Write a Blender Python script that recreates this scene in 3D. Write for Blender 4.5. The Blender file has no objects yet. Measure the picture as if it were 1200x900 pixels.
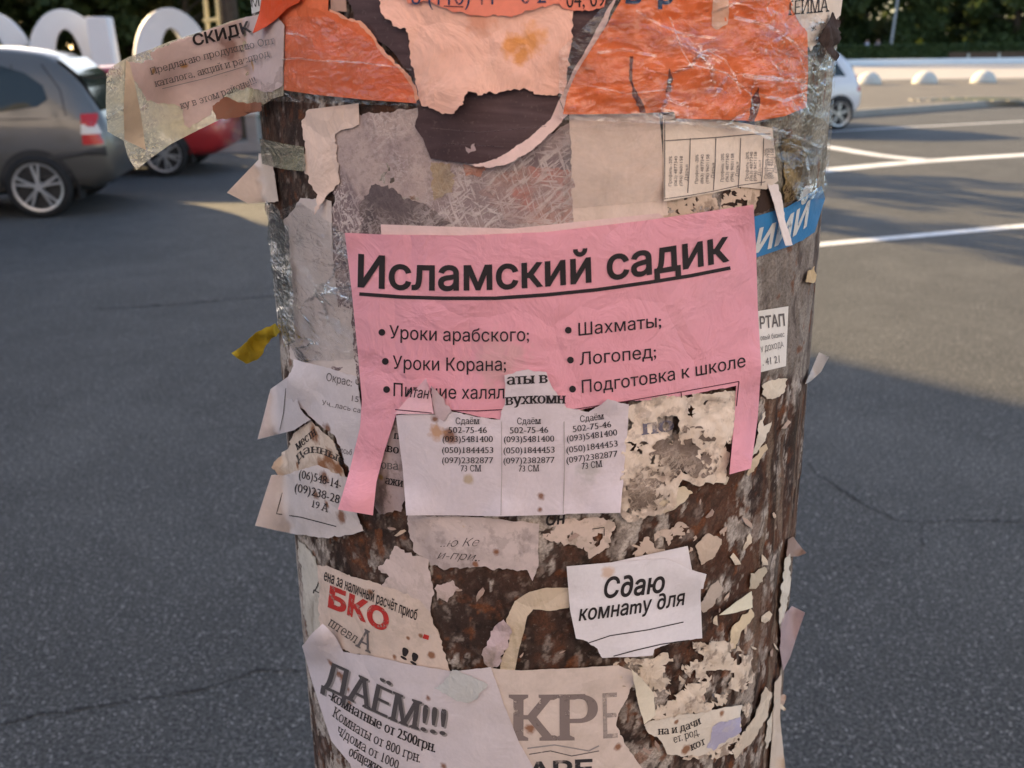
import bpy, bmesh, math, random
import numpy as np
from mathutils import Vector, Matrix
from mathutils.geometry import delaunay_2d_cdt

random.seed(7)
rng = np.random.default_rng(7)
sc = bpy.context.scene
COL = sc.collection
R = math.radians

# ------------------------------------------------------------------ camera
F_PX, HCAM, ROLL = 1080.0, 1.6, 0.0124
TILT = math.atan(394 / F_PX)
_r = np.array([1.0, 0, 0]); _u = np.array([0, math.sin(TILT), math.cos(TILT)]); _f = np.array([0, math.cos(TILT), -math.sin(TILT)])
AX = _r * math.cos(ROLL) - _u * math.sin(ROLL)
AY = _r * math.sin(ROLL) + _u * math.cos(ROLL)
AF = _f
CP = np.array([0, 0, HCAM])
cd = bpy.data.cameras.new('camera'); cam = bpy.data.objects.new('camera', cd); COL.objects.link(cam)
M = Matrix.Identity(4)
for i in range(3):
    M[i][0], M[i][1], M[i][2], M[i][3] = AX[i], AY[i], -AF[i], CP[i]
cam.matrix_world = M
cd.sensor_fit = 'HORIZONTAL'; cd.sensor_width = 36.0; cd.lens = 36.0 * F_PX / 1200
cd.clip_start = 0.02; cd.clip_end = 2000
cd.dof.use_dof = True; cd.dof.focus_distance = 0.60; cd.dof.aperture_fstop = 11.0
sc.camera = cam

# ------------------------------------------------------------------ light
SUN_EL = R(21)
SUN_DIR = np.array([-0.69, 0.72, 0.0]); SUN_DIR /= np.linalg.norm(SUN_DIR)
SUN_V = np.array([SUN_DIR[0] * math.cos(SUN_EL), SUN_DIR[1] * math.cos(SUN_EL), math.sin(SUN_EL)])   # towards the sun
world = bpy.data.worlds.new('World'); sc.world = world; world.use_nodes = True
wn = world.node_tree.nodes; wl = world.node_tree.links
sky = wn.new('ShaderNodeTexSky'); sky.sky_type = 'NISHITA'; sky.sun_disc = False
sky.sun_elevation = SUN_EL
sky.sun_rotation = math.atan2(SUN_DIR[0], SUN_DIR[1])
sky.air_density = 1.0; sky.dust_density = 1.6; sky.ozone_density = 0.6
wl.new(sky.outputs[0], wn['Background'].inputs[0]); wn['Background'].inputs[1].default_value = 0.13
sd = bpy.data.lights.new('sun', 'SUN'); sd.energy = 5.0; sd.angle = R(0.55); sd.color = (1.0, 0.73, 0.37)
sun = bpy.data.objects.new('sun', sd); COL.objects.link(sun)
sun.rotation_euler = Vector(SUN_V).to_track_quat('Z', 'Y').to_euler()
vs = sc.view_settings
vs.view_transform = 'Standard'; vs.look = 'None'; vs.gamma = 1.0; vs.use_curve_mapping = False
vs.exposure = 1.76
try:
    vs.use_white_balance = True; vs.white_balance_temperature = 6550; vs.white_balance_tint = 12
except Exception:
    pass
sc.cycles.max_bounces = 6; sc.cycles.transparent_max_bounces = 12

# ------------------------------------------------------------------ small helpers
def lin(r, g, b, k=1.0):
    f = lambda v: ((v / 255 + 0.055) / 1.055) ** 2.4 if v > 10 else v / 255 / 12.92
    return (f(r) * k, f(g) * k, f(b) * k, 1.0)

def tag(o, label=None, cat=None, group=None, kind=None):
    if label: o['label'] = label
    if cat: o['category'] = cat
    if group: o['group'] = group
    if kind: o['kind'] = kind
    return o

def empty(name, loc=(0, 0, 0), rz=0.0):
    o = bpy.data.objects.new(name, None); COL.objects.link(o)
    o.location = loc; o.rotation_euler.z = rz; o.empty_display_size = 0.1
    return o

def link_mesh(name, me, mat=None, parent=None):
    o = bpy.data.objects.new(name, me); COL.objects.link(o)
    if mat: me.materials.append(mat)
    if parent: o.parent = parent
    return o

def mesh_from(name, verts, faces, mat=None, parent=None, smooth=False):
    me = bpy.data.meshes.new(name); me.from_pydata([tuple(map(float, v)) for v in verts], [], [tuple(map(int, f)) for f in faces])
    if smooth: me.shade_smooth()
    return link_mesh(name, me, mat, parent)

def bm_obj(name, bm, mat=None, parent=None, smooth=False):
    me = bpy.data.meshes.new(name); bm.to_mesh(me); bm.free()
    if smooth: me.shade_smooth()
    return link_mesh(name, me, mat, parent)

def vnoise(x, y, seed=0):
    x = np.asarray(x, float); y = np.asarray(y, float)
    xi = np.floor(x).astype(np.int64); yi = np.floor(y).astype(np.int64)
    fx = x - xi; fy = y - yi
    fx = fx * fx * (3 - 2 * fx); fy = fy * fy * (3 - 2 * fy)
    def h(a, b):
        n = (a * 374761393 + b * 668265263 + seed * 1274126177) & 0xffffffff
        n = ((n ^ (n >> 13)) * 1274126177) & 0xffffffff
        n = n ^ (n >> 16)
        return (n & 0xffffff) / float(0xffffff)
    a = h(xi, yi) * (1 - fx) + h(xi + 1, yi) * fx
    b = h(xi, yi + 1) * (1 - fx) + h(xi + 1, yi + 1) * fx
    return a * (1 - fy) + b * fy

def fbm(x, y, seed=0, octv=4, gain=0.5):
    s = 0; a = 1.0; t = 0
    for k in range(octv):
        s = s + a * vnoise(np.asarray(x) * 2 ** k + 17.3 * k, np.asarray(y) * 2 ** k - 9.1 * k, seed + k); t += a; a *= gain
    return s / t

# ------------------------------------------------------------------ materials
class NT:
    def __init__(self, name):
        self.m = bpy.data.materials.new(name); self.m.use_nodes = True
        self.t = self.m.node_tree; self.n = self.t.nodes; self.l = self.t.links
        self.b = self.n['Principled BSDF']; self.out = self.n['Material Output']
        self.co = self.n.new('ShaderNodeTexCoord').outputs['Object']
    def lk(self, a, b): self.l.new(a, b)
    def val(self, s, v):
        if isinstance(v, bpy.types.NodeSocket): self.lk(v, s)
        else: s.default_value = v
    def noise(self, scale, detail=3, rough=0.55, vec=None, dist=0.0):
        n = self.n.new('ShaderNodeTexNoise'); n.inputs['Scale'].default_value = scale
        n.inputs['Detail'].default_value = detail; n.inputs['Roughness'].default_value = rough; n.inputs['Distortion'].default_value = dist
        self.lk(vec or self.co, n.inputs['Vector']); return n.outputs['Fac']
    def mapping(self, scale=(1, 1, 1), rot=(0, 0, 0)):
        n = self.n.new('ShaderNodeMapping'); n.inputs['Scale'].default_value = scale; n.inputs['Rotation'].default_value = rot
        self.lk(self.co, n.inputs['Vector']); return n.outputs[0]
    def ramp(self, fac, stops):
        n = self.n.new('ShaderNodeMapRange'); n.clamp = True
        self.lk(fac, n.inputs[0]); n.inputs[1].default_value, n.inputs[2].default_value, n.inputs[3].default_value, n.inputs[4].default_value = stops
        return n.outputs[0]
    def mix(self, fac, a, b, mode='MIX'):
        n = self.n.new('ShaderNodeMix'); n.data_type = 'RGBA'; n.blend_type = mode
        self.val(n.inputs[0], fac); self.val(n.inputs[6], a); self.val(n.inputs[7], b); return n.outputs[2]
    def math(self, op, a, b=0.0):
        n = self.n.new('ShaderNodeMath'); n.operation = op; self.val(n.inputs[0], a); self.val(n.inputs[1], b); return n.outputs[0]
    def bump(self, h, strength=0.3, dist=0.001, prev=None):
        n = self.n.new('ShaderNodeBump'); n.inputs['Strength'].default_value = strength; n.inputs['Distance'].default_value = dist
        self.lk(h, n.inputs['Height'])
        if prev: self.lk(prev, n.inputs['Normal'])
        return n.outputs[0]
    def spot(self, col, centre, radius, colour, amount=0.85):
        d = self.n.new('ShaderNodeVectorMath'); d.operation = 'DISTANCE'; self.lk(self.co, d.inputs[0]); d.inputs[1].default_value = centre
        nz = self.noise(160, 3)
        dd = self.math('ADD', d.outputs['Value'], self.math('MULTIPLY', self.math('SUBTRACT', nz, 0.5), radius * 1.9))
        return self.mix(self.ramp(dd, (radius * 0.45, radius * 1.15, amount, 0.0)), col, colour)
    def done(self, base=None, rough=None, spec=None, normal=None, metal=None):
        b = self.b
        if base is not None: self.val(b.inputs['Base Color'], base)
        if rough is not None: self.val(b.inputs['Roughness'], rough)
        if spec is not None: b.inputs['Specular IOR Level'].default_value = spec
        if metal is not None: b.inputs['Metallic'].default_value = metal
        if normal is not None: self.lk(normal, b.inputs['Normal'])
        return self.m

def plain(name, col, rough=0.6, spec=0.4, metal=0.0, var=0.12, scale=8.0, bump=0.0):
    t = NT(name)
    n = t.noise(scale, 4)
    dark = tuple(c * (1 - var) for c in col[:3]) + (1,); lite = tuple(min(1, c * (1 + var)) for c in col[:3]) + (1,)
    nm = t.bump(t.noise(scale * 12, 3), bump, 0.01) if bump else None
    return t.done(t.mix(n, dark, lite), rough, spec, nm, metal)

RUST = (0.21, 0.068, 0.016, 1)

def paper_mat(name, col, stain=0.25, dirt=(0.30, 0.24, 0.19, 1), spots=(), transl=0.0, rough=0.8, crumple=0.35, mottled=0.0, spec=0.15, fine=0.06):
    t = NT(name)
    n1 = t.noise(22, 5, 0.6, dist=0.4); n2 = t.noise(420, 2); n3 = t.noise(85, 4, 0.65)
    c = t.mix(t.ramp(n1, (0.48, 0.78, 0.0, stain)), col, dirt)
    if mottled:
        c = t.mix(t.ramp(n3, (0.52, 0.60, 0.0, mottled)), c, dirt)
        n4 = t.noise(48, 5, 0.7, vec=t.mapping((1, 1, 0.6)))
        c = t.mix(t.ramp(n4, (0.60, 0.68, 0.0, mottled)), c, tuple(v * 0.45 for v in dirt[:3]) + (1,))
    c = t.mix(t.ramp(n2, (0.3, 0.7, fine, 0.0)), c, (0.1, 0.09, 0.08, 1))
    for (ctr, rad, sc_col) in spots:
        c = t.spot(c, ctr, rad, sc_col)
    nb = t.bump(t.noise(38, 4, 0.55, dist=0.8), crumple, 0.0035)
    nb = t.bump(n2, 0.12, 0.0006, nb)
    vo = t.n.new('ShaderNodeTexVoronoi'); vo.feature = 'DISTANCE_TO_EDGE'; vo.inputs['Scale'].default_value = 1.0
    vm = t.mapping((17, 17, 13), (0.1, 0.5, 0.2)); vn = t.n.new('ShaderNodeTexNoise'); vn.inputs['Scale'].default_value = 1.3; vn.inputs['Detail'].default_value = 4; t.lk(vm, vn.inputs['Vector'])
    vx = t.n.new('ShaderNodeMix'); vx.data_type = 'VECTOR'; vx.inputs[0].default_value = 0.3; t.lk(vm, vx.inputs[4]); t.lk(vn.outputs['Color'], vx.inputs[5]); t.lk(vx.outputs[1], vo.inputs['Vector'])
    nb = t.bump(t.ramp(vo.outputs['Distance'], (0.0, 0.10, 0, 1)), min(0.8, crumple * 0.8), 0.0016, nb)
    m = t.done(c, rough, spec, nb)
    if transl:
        tr = t.n.new('ShaderNodeBsdfTranslucent'); t.lk(c, tr.inputs[0])
        mx = t.n.new('ShaderNodeMixShader'); mx.inputs[0].default_value = transl
        t.lk(t.b.outputs[0], mx.inputs[1]); t.lk(tr.outputs[0], mx.inputs[2]); t.lk(mx.outputs[0], t.out.inputs[0])
    return m

def fuzz_mat(name, ca, cb, cc, fib):
    """scraped poster remains: three blotchy colours crossed by pale paper fibres"""
    t = NT(name)
    c = t.mix(t.ramp(t.noise(26, 4, 0.6), (0.42, 0.60, 0, 1)), ca, cb)
    c = t.mix(t.ramp(t.noise(14, 5, 0.65, dist=0.6), (0.52, 0.62, 0, 0.9)), c, cc)
    tot = None
    for k, a in enumerate((0.35, -0.9, 1.5, 2.3)):
        v0 = t.n.new('ShaderNodeMapping'); v0.inputs['Rotation'].default_value = (0, a, 0.3 * k); t.lk(t.co, v0.inputs['Vector'])
        v1 = t.n.new('ShaderNodeMapping'); v1.inputs['Scale'].default_value = (560, 300, 62); v1.inputs['Location'].default_value = (3.7 * k, 0, 0); t.lk(v0.outputs[0], v1.inputs['Vector']); v = v1.outputs[0]
        f = t.ramp(t.noise(1.0, 2, 0.5, vec=v, dist=0.8), (0.56, 0.64, 0, 1))
        tot = f if tot is None else t.math('MAXIMUM', tot, f)
    tot = t.math('MULTIPLY', tot, t.ramp(t.noise(16, 4), (0.45, 0.62, 0.08, 0.85)))
    c = t.mix(tot, c, fib)
    c = t.mix(t.ramp(t.noise(300, 3, 0.7), (0.5, 0.75, 0, 0.5)), c, tuple(v * 0.3 for v in ca[:3]) + (1,))
    nb = t.bump(t.noise(160, 5, 0.7), 0.55, 0.0015); nb = t.bump(tot, 0.5, 0.0006, nb)
    return t.done(c, 0.9, 0.1, nb)

def ink_mat(name, col, wear=0.0, rough=0.65):
    t = NT(name)
    m = t.done(col, rough, 0.15)
    if wear:
        tr = t.n.new('ShaderNodeBsdfTransparent'); mx = t.n.new('ShaderNodeMixShader')
        f = t.math('MAXIMUM', t.ramp(t.noise(130, 4, 0.7), (0.62 - 0.25 * wear, 0.72, 0, 1)), 0.25 * wear)
        t.lk(f, mx.inputs[0]); t.lk(t.b.outputs[0], mx.inputs[1]); t.lk(tr.outputs[0], mx.inputs[2]); t.lk(mx.outputs[0], t.out.inputs[0])
    return m

def film_mat(name, haze=0.08, tint=(0.9, 0.88, 0.82, 1), gloss=0.16, speckle=0.0, scale=55, bump=0.8, crinkle=False, transl=False):
    """clear sticky tape: mostly see-through, wrinkled gloss, some haze and stuck dirt"""
    t = NT(name)
    t.b.inputs['Base Color'].default_value = tint; t.b.inputs['Roughness'].default_value = 0.5
    nb = t.bump(t.noise(scale, 3, 0.5, vec=t.mapping((1, 1, 2.2), (0.3, 0.5, 0)), dist=1.6), bump, 0.004)
    if crinkle:
        v = t.n.new('ShaderNodeTexVoronoi'); v.inputs['Scale'].default_value = 1.0; v.inputs['Randomness'].default_value = 1.0
        w = t.n.new('ShaderNodeMix'); w.data_type = 'VECTOR'; w.inputs[0].default_value = 0.5
        nz = t.n.new('ShaderNodeTexNoise'); nz.inputs['Scale'].default_value = 1.2; mp = t.mapping((48, 48, 95), (0.25, 0.35, 0.2)); t.lk(mp, nz.inputs['Vector'])
        t.lk(mp, w.inputs[4]); t.lk(nz.outputs['Color'], w.inputs[5]); t.lk(w.outputs[1], v.inputs['Vector'])
        nb = t.bump(v.outputs['Distance'], 0.85, 0.010, nb)
    t.lk(nb, t.b.inputs['Normal'])
    g = t.n.new('ShaderNodeBsdfGlossy'); g.inputs['Roughness'].default_value = 0.07; t.lk(nb, g.inputs['Normal'])
    tr = t.n.new('ShaderNodeBsdfTransparent')
    m1 = t.n.new('ShaderNodeMixShader')
    f = t.ramp(t.noise(30, 4, 0.65, dist=0.8), (0.35, 0.75, haze * 0.3, haze * 2.2)); cr = None
    if crinkle:
        for sc_, ro, wd in ((26, 0.35, 0.035), (44, -0.5, 0.05)):
            v2 = t.n.new('ShaderNodeTexVoronoi'); v2.feature = 'DISTANCE_TO_EDGE'; v2.inputs['Scale'].default_value = 1.0
            m2_ = t.mapping((sc_, sc_, sc_ * 1.9), (0.2, ro, 0.1)); n2_ = t.n.new('ShaderNodeTexNoise'); n2_.inputs['Scale'].default_value = 1.6; n2_.inputs['Detail'].default_value = 3; t.lk(m2_, n2_.inputs['Vector'])
            w2_ = t.n.new('ShaderNodeMix'); w2_.data_type = 'VECTOR'; w2_.inputs[0].default_value = 0.35; t.lk(m2_, w2_.inputs[4]); t.lk(n2_.outputs['Color'], w2_.inputs[5]); t.lk(w2_.outputs[1], v2.inputs['Vector'])
            q = t.math('MULTIPLY', t.ramp(v2.outputs['Distance'], (0.0, wd, 1, 0)), t.ramp(t.noise(24, 3), (0.46, 0.66, 0, 1)))
            cr = q if cr is None else t.math('MAXIMUM', cr, q)
        f = t.math('MAXIMUM', f, t.math('MULTIPLY', cr, 0.10))
    if speckle:
        f = t.math('MAXIMUM', f, t.ramp(t.noise(520, 2, 0.6), (0.50, 0.58, 0, speckle)))
    t.lk(f, m1.inputs[0]); t.lk(tr.outputs[0], m1.inputs[1]); t.lk(t.b.outputs[0], m1.inputs[2])
    if transl:
        tl = t.n.new('ShaderNodeBsdfTranslucent'); tl.inputs[0].default_value = tint; ma = t.n.new('ShaderNodeMixShader'); ma.inputs[0].default_value = 0.5
        t.lk(t.b.outputs[0], ma.inputs[1]); t.lk(tl.outputs[0], ma.inputs[2]); t.lk(ma.outputs[0], m1.inputs[2])
    fr = t.n.new('ShaderNodeLayerWeight'); fr.inputs[0].default_value = 0.22; t.lk(nb, fr.inputs['Normal'])
    m2 = t.n.new('ShaderNodeMixShader')
    gf = t.math('ADD', t.math('MULTIPLY', fr.outputs['Fresnel'], 0.5), gloss * 0.3)
    t.lk(t.math('ADD', gf, t.math('MULTIPLY', cr, 0.62)) if cr is not None else gf, m2.inputs[0])
    t.lk(m1.outputs[0], m2.inputs[1]); t.lk(g.outputs[0], m2.inputs[2]); t.lk(m2.outputs[0], t.out.inputs[0])
    return t.m

# ------------------------------------------------------------------ the pole: place and shape
PX, PY, PR, PK = 0.02543, 0.72172, 0.21, -0.01767      # axis, radius at 1.3 m, taper

def rays(xy):
    xy = np.asarray(xy, float).reshape(-1, 2)
    return AX[None] * ((xy[:, :1] - 600) / F_PX) + AY[None] * ((450 - xy[:, 1:]) / F_PX) + AF[None]

def on_pole(xy, h, out=0.0):
    """the point on the pole's skin (lifted by h metres) that sits at that spot of the traced outline; beyond the
    limb of the pole a sheet runs on straight out from it"""
    d = rays(xy); h = np.broadcast_to(np.asarray(h, float), (len(d),)); out = np.broadcast_to(np.asarray(out, float), (len(d),))
    o = CP - np.array([PX, PY, 0])
    a0 = PR + PK * (o[2] - 1.3) + h; b0 = PK * d[:, 2]
    A = d[:, 0] ** 2 + d[:, 1] ** 2 - b0 ** 2
    B = o[0] * d[:, 0] + o[1] * d[:, 1] - a0 * b0
    Cc = o[0] ** 2 + o[1] ** 2 - a0 ** 2
    D0 = B * B - A * Cc; D = np.maximum(D0, 0)
    t = (-B - np.sqrt(D)) / A
    t = t - np.clip(h - 0.004, -0.004, 0.02) * np.minimum(1, np.sqrt(np.maximum(-D0 / A, 0)) / 0.15)      # sheets stay in their order out there
    return CP + d * (t + out)[:, None]

def to_px(p):
    v = p - CP
    z = v @ AF
    return np.stack([600 + F_PX * (v @ AX) / z, 450 - F_PX * (v @ AY) / z], -1)

def gpt(x, y, z=0.0):
    d = rays([(x, y)])[0]; t = (z - HCAM) / d[2]; p = CP + t * d
    return Vector((p[0], p[1], z))

# ------------------------------------------------------------------ ground, road, pavement (the setting)
def asphalt(name, a, b, speck):
    t = NT(name)
    c = t.mix(t.ramp(t.noise(0.7, 5, 0.6), (0.3, 0.7, 0, 1)), a, b)
    c = t.mix(t.ramp(t.noise(3.0, 5, 0.65), (0.40, 0.7, 0.0, 0.45)), c, tuple(v * 0.62 for v in a[:3]) + (1,))
    c = t.mix(t.ramp(t.noise(0.9, 4, 0.6, dist=0.5), (0.50, 0.66, 0.0, 0.55)), c, tuple(min(1, v * 1.35) for v in b[:3]) + (1,))
    c = t.mix(t.ramp(t.noise(115, 3, 0.8), (0.42, 0.56, 0, 0.9)), c, (0.018, 0.019, 0.021, 1))
    c = t.mix(t.ramp(t.noise(85, 3, 0.75), (0.55, 0.66, 0, 0.7)), c, tuple(min(1, v * 2.1) for v in b[:3]) + (1,))
    v = t.n.new('ShaderNodeTexVoronoi'); v.inputs['Scale'].default_value = 80; t.lk(t.co, v.inputs['Vector'])
    sp = t.math('MULTIPLY', t.ramp(v.outputs['Distance'], (0.14, 0.30, 1, 0)), t.ramp(t.noise(45, 1), (0.50, 0.56, 0, 1)))
    c = t.mix(t.math('MULTIPLY', sp, 0.8), c, speck)
    nb = t.bump(t.noise(110, 4, 0.75), 0.9, 0.006)
    return t.done(c, 0.85, 0.25, nb)
M_road = asphalt('asphalt', (0.080, 0.079, 0.076, 1), (0.106, 0.104, 0.100, 1), (0.36, 0.35, 0.34, 1))
M_walk = asphalt('pavement_asphalt', (0.15, 0.135, 0.115, 1), (0.19, 0.17, 0.145, 1), (0.3, 0.28, 0.25, 1))
M_plaza = plain('pale_paving', (0.34, 0.315, 0.29, 1), 0.85, 0.2, var=0.15, scale=0.6)
M_soil = plain('soil_and_grass', (0.055, 0.07, 0.03, 1), 0.95, 0.1, var=0.4, scale=1.5)
M_kerb = plain('kerb_concrete', (0.26, 0.25, 0.23, 1), 0.85, 0.2, var=0.2, scale=6)
def line_mat():
    t = NT('road_paint'); c = t.mix(t.noise(9, 4), (0.52, 0.53, 0.54, 1), (0.70, 0.70, 0.70, 1))
    c = t.mix(t.ramp(t.noise(26, 5, 0.75), (0.54, 0.64, 0, 0.85)), c, (0.11, 0.11, 0.11, 1)); c = t.mix(t.ramp(t.noise(2.2, 4), (0.5, 0.75, 0, 0.5)), c, (0.25, 0.24, 0.23, 1))
    return t.done(c, 0.75, 0.25, t.bump(t.noise(120, 3), 0.4, 0.003))
M_line = line_mat()
M_crack = plain('crack_tar', (0.022, 0.022, 0.023, 1), 0.95, 0.1)

def sheet(name, pts, z, mat):
    me = mesh_from(name, [(x, y, z) for x, y in pts], [range(len(pts))], mat)
    return tag(me, kind='structure')
sheet('ground', [(-400, -200), (400, -200), (400, 700), (-400, 700)], -0.02, M_soil)
# far kerb of the road: straight behind the parked cars, then curving away to the right
KERB = [(-60, 15.4), (-14, 15.5), (-5, 15.9), (-1, 16.9), (3.5, 19.3), (8.09, 22.17), (14, 26.07), (22, 31.2), (34, 37.6), (60, 47), (120, 62)]
def smooth_line(p, n=8):
    p = np.array(p, float); out = []
    for i in range(len(p) - 1):
        p0 = p[max(i - 1, 0)]; p1 = p[i]; p2 = p[i + 1]; p3 = p[min(i + 2, len(p) - 1)]
        for k in range(n):
            t = k / n
            out.append(0.5 * ((2 * p1) + (-p0 + p2) * t + (2 * p0 - 5 * p1 + 4 * p2 - p3) * t * t + (-p0 + 3 * p1 - 3 * p2 + p3) * t ** 3))
    out.append(p[-1]); return np.array(out)
kc = smooth_line(KERB[1:-1]); kc = np.vstack([KERB[0], kc, KERB[-1]])
road_pts = [(-60, -60), (120, -60)] + [tuple(p) for p in kc[::-1]]
sheet('road', road_pts, 0.0, M_road)
def ribbon_on(name, line, w, z, mat, z2=None):
    line = np.array(line, float); d = np.gradient(line, axis=0); d /= np.linalg.norm(d, axis=1)[:, None] + 1e-9
    n = np.stack([-d[:, 1], d[:, 0]], -1); w = np.broadcast_to(w, (len(line),))[:, None]
    a = line - n * w / 2; b = line + n * w / 2; N = len(line)
    v = [(p[0], p[1], z) for p in a] + [(p[0], p[1], z) for p in b]
    return mesh_from(name, v, [(i, i + 1, N + i + 1, N + i) for i in range(N - 1)], mat)
def walk_slab():
    d = np.gradient(kc, axis=0); d /= np.linalg.norm(d, axis=1)[:, None]; n = np.stack([-d[:, 1], d[:, 0]], -1)
    a = kc; b = kc + n * 0.16; N = len(kc); h = 0.15
    v = [(p[0], p[1], -0.01) for p in a] + [(p[0] + q[0] * 0.015, p[1] + q[1] * 0.015, h) for p, q in zip(a, n)] + [(p[0], p[1], h) for p in b]
    f = [(i, i + 1, N + i + 1, N + i) for i in range(N - 1)] + [(N + i, N + i + 1, 2 * N + i + 1, 2 * N + i) for i in range(N - 1)]
    tag(mesh_from('kerb', v, f, M_kerb), kind='structure')
    far = [(120, 120), (-60, 120)]
    tag(mesh_from('sidewalk', [(p[0], p[1], h - 0.006) for p in b] + [(x, y, h - 0.006) for x, y in far], [range(N + 2)], M_walk), kind='structure')
walk_slab()
sheet('plaza_paving', [(6, 40.6), (110, 42.5), (110, 75), (6, 75)], 0.152, M_plaza)
sheet('far_lawn', [(-60, 75.004), (130, 75.004), (130, 119), (-60, 119)], 0.150, M_soil)
sheet('planting_bed', [(-60, 18.6), (-9, 18.6), (-3, 24), (3, 60), (3, 118), (-60, 118)], 0.149, M_soil)
def ground_line(px):
    return [tuple(gpt(x, y)[:2]) for x, y in px]
for pts, w in (([(930, 203.5), (970, 199.5), (1060, 191), (1130, 186), (1260, 178)], 0.30), ([(930, 168), (972, 173), (1010, 179.5), (1050, 185), (1085, 188)], 0.30),
               ([(700, 312), (960, 287), (1080, 276), (1200, 265), (1330, 254)], 0.135), ([(940, 156), (1050, 150), (1260, 139)], 0.12)):
    tag(ribbon_on('road_line', smooth_line(ground_line(pts)), w, 0.004 if w != 0.30 or pts[0][1] > 190 else 0.008, M_line), kind='structure')
def crack(px, w, seed):
    rs = np.random.default_rng(seed); L = []
    for i in range(len(px) - 1):
        n = max(2, int(math.hypot(px[i + 1][0] - px[i][0], px[i + 1][1] - px[i][1]) / 5))
        for k in range(n):
            t = k / n
            L.append((px[i][0] * (1 - t) + px[i + 1][0] * t + rs.normal(0, 0.8), px[i][1] * (1 - t) + px[i + 1][1] * t + 4.0 * float(fbm((i + t) * 4.0, 0.7, seed + 3) - 0.5) + rs.normal(0, 0.8)))
    L.append(px[-1])
    g = np.array(ground_line(L)); ww = w * rs.uniform(0.15, 1.3, len(g)) * (0.35 + 1.1 * fbm(np.arange(len(g)) / 9.0, 0.3, seed)); ww[0] = ww[-1] = 0.001
    tag(ribbon_on('road_crack', g, ww, 0.004, M_crack), kind='structure')
crack([(0, 851), (45, 838), (105, 831), (150, 822), (240, 808), (300, 787), (355, 787)], 0.0065, 1)
crack([(110, 364), (190, 358), (250, 352), (330, 347)], 0.016, 2)
crack([(945, 545), (985, 575), (1020, 595), (1050, 610), (1078, 614), (1130, 611), (1200, 612)], 0.0065, 3)
crack([(1078, 614), (1082, 640), (1060, 660), (960, 668)], 0.0035, 4)
# ------------------------------------------------------------------ primitives for the things behind
def box_bm(bm, c, s, rz=0.0, bevel=0.0):
    r = bmesh.ops.create_cube(bm, size=1.0)
    vs_ = r['verts']
    bmesh.ops.scale(bm, vec=s, verts=vs_)
    if bevel:
        es = list({e for v in vs_ for e in v.link_edges})
        rb = bmesh.ops.bevel(bm, geom=es, offset=bevel, segments=2, affect='EDGES', profile=0.6)
        vs_ = list({v for f in rb['faces'] for v in f.verts} | {v for v in vs_ if v.is_valid})
    if rz: bmesh.ops.rotate(bm, cent=(0, 0, 0), matrix=Matrix.Rotation(rz, 3, 'Z'), verts=vs_)
    bmesh.ops.translate(bm, vec=c, verts=vs_)
    return vs_
def tube_bm(bm, p0, p1, r0, r1=None, seg=10):
    p0 = Vector(p0); p1 = Vector(p1); r1 = r0 if r1 is None else r1
    d = p1 - p0; rot = d.to_track_quat('Z', 'Y').to_matrix().to_4x4()
    bmesh.ops.create_cone(bm, cap_ends=True, segments=seg, radius1=r0, radius2=r1, depth=d.length, matrix=Matrix.Translation((p0 + p1) / 2) @ rot)

# ------------------------------------------------------------------ trees, hedge
def leaf_mat(name, a, b, c):
    t = NT(name)
    g = t.n.new('ShaderNodeNewGeometry')
    col = t.mix(g.outputs['Random Per Island'], a, b)
    col = t.mix(t.ramp(t.noise(0.9, 3), (0.45, 0.7, 0, 1)), col, c)
    m = t.done(col, 0.6, 0.3)
    tr = t.n.new('ShaderNodeBsdfTranslucent'); t.lk(col, tr.inputs[0])
    mx = t.n.new('ShaderNodeMixShader'); mx.inputs[0].default_value = 0.42
    t.lk(t.b.outputs[0], mx.inputs[1]); t.lk(tr.outputs[0], mx.inputs[2]); t.lk(mx.outputs[0], t.out.inputs[0])
    return m
M_leaf = [leaf_mat('dark_leaves', (0.05, 0.08, 0.027, 1), (0.095, 0.13, 0.042, 1), (0.065, 0.09, 0.036, 1)),
          leaf_mat('olive_leaves', (0.075, 0.09, 0.03, 1), (0.15, 0.145, 0.045, 1), (0.10, 0.10, 0.04, 1)),
          leaf_mat('autumn_leaves', (0.10, 0.07, 0.015, 1), (0.20, 0.12, 0.02, 1), (0.14, 0.09, 0.02, 1))]
M_bark = plain('bark', (0.07, 0.055, 0.042, 1), 0.95, 0.1, var=0.4, scale=10, bump=0.5)
def leaves_mesh(name, pts, size, rs):
    n = len(pts)
    a = rs.normal(size=(n, 3)); a /= np.linalg.norm(a, axis=1)[:, None]
    b = np.cross(a, rs.normal(size=(n, 3))); b /= np.linalg.norm(b, axis=1)[:, None]
    s = size * rs.uniform(0.6, 1.4, (n, 1))
    v = np.empty((n, 4, 3)); v[:, 0] = pts - a * s; v[:, 1] = pts + b * s * 0.55; v[:, 2] = pts + a * s; v[:, 3] = pts - b * s * 0.55
    me = bpy.data.meshes.new(name)
    me.vertices.add(4 * n); me.vertices.foreach_set('co', v.ravel())
    me.loops.add(4 * n); me.loops.foreach_set('vertex_index', np.arange(4 * n, dtype=np.int32))
    me.polygons.add(n); me.polygons.foreach_set('loop_start', np.arange(0, 4 * n, 4, dtype=np.int32))
    me.update(calc_edges=True); me.validate()
    return me
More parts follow.
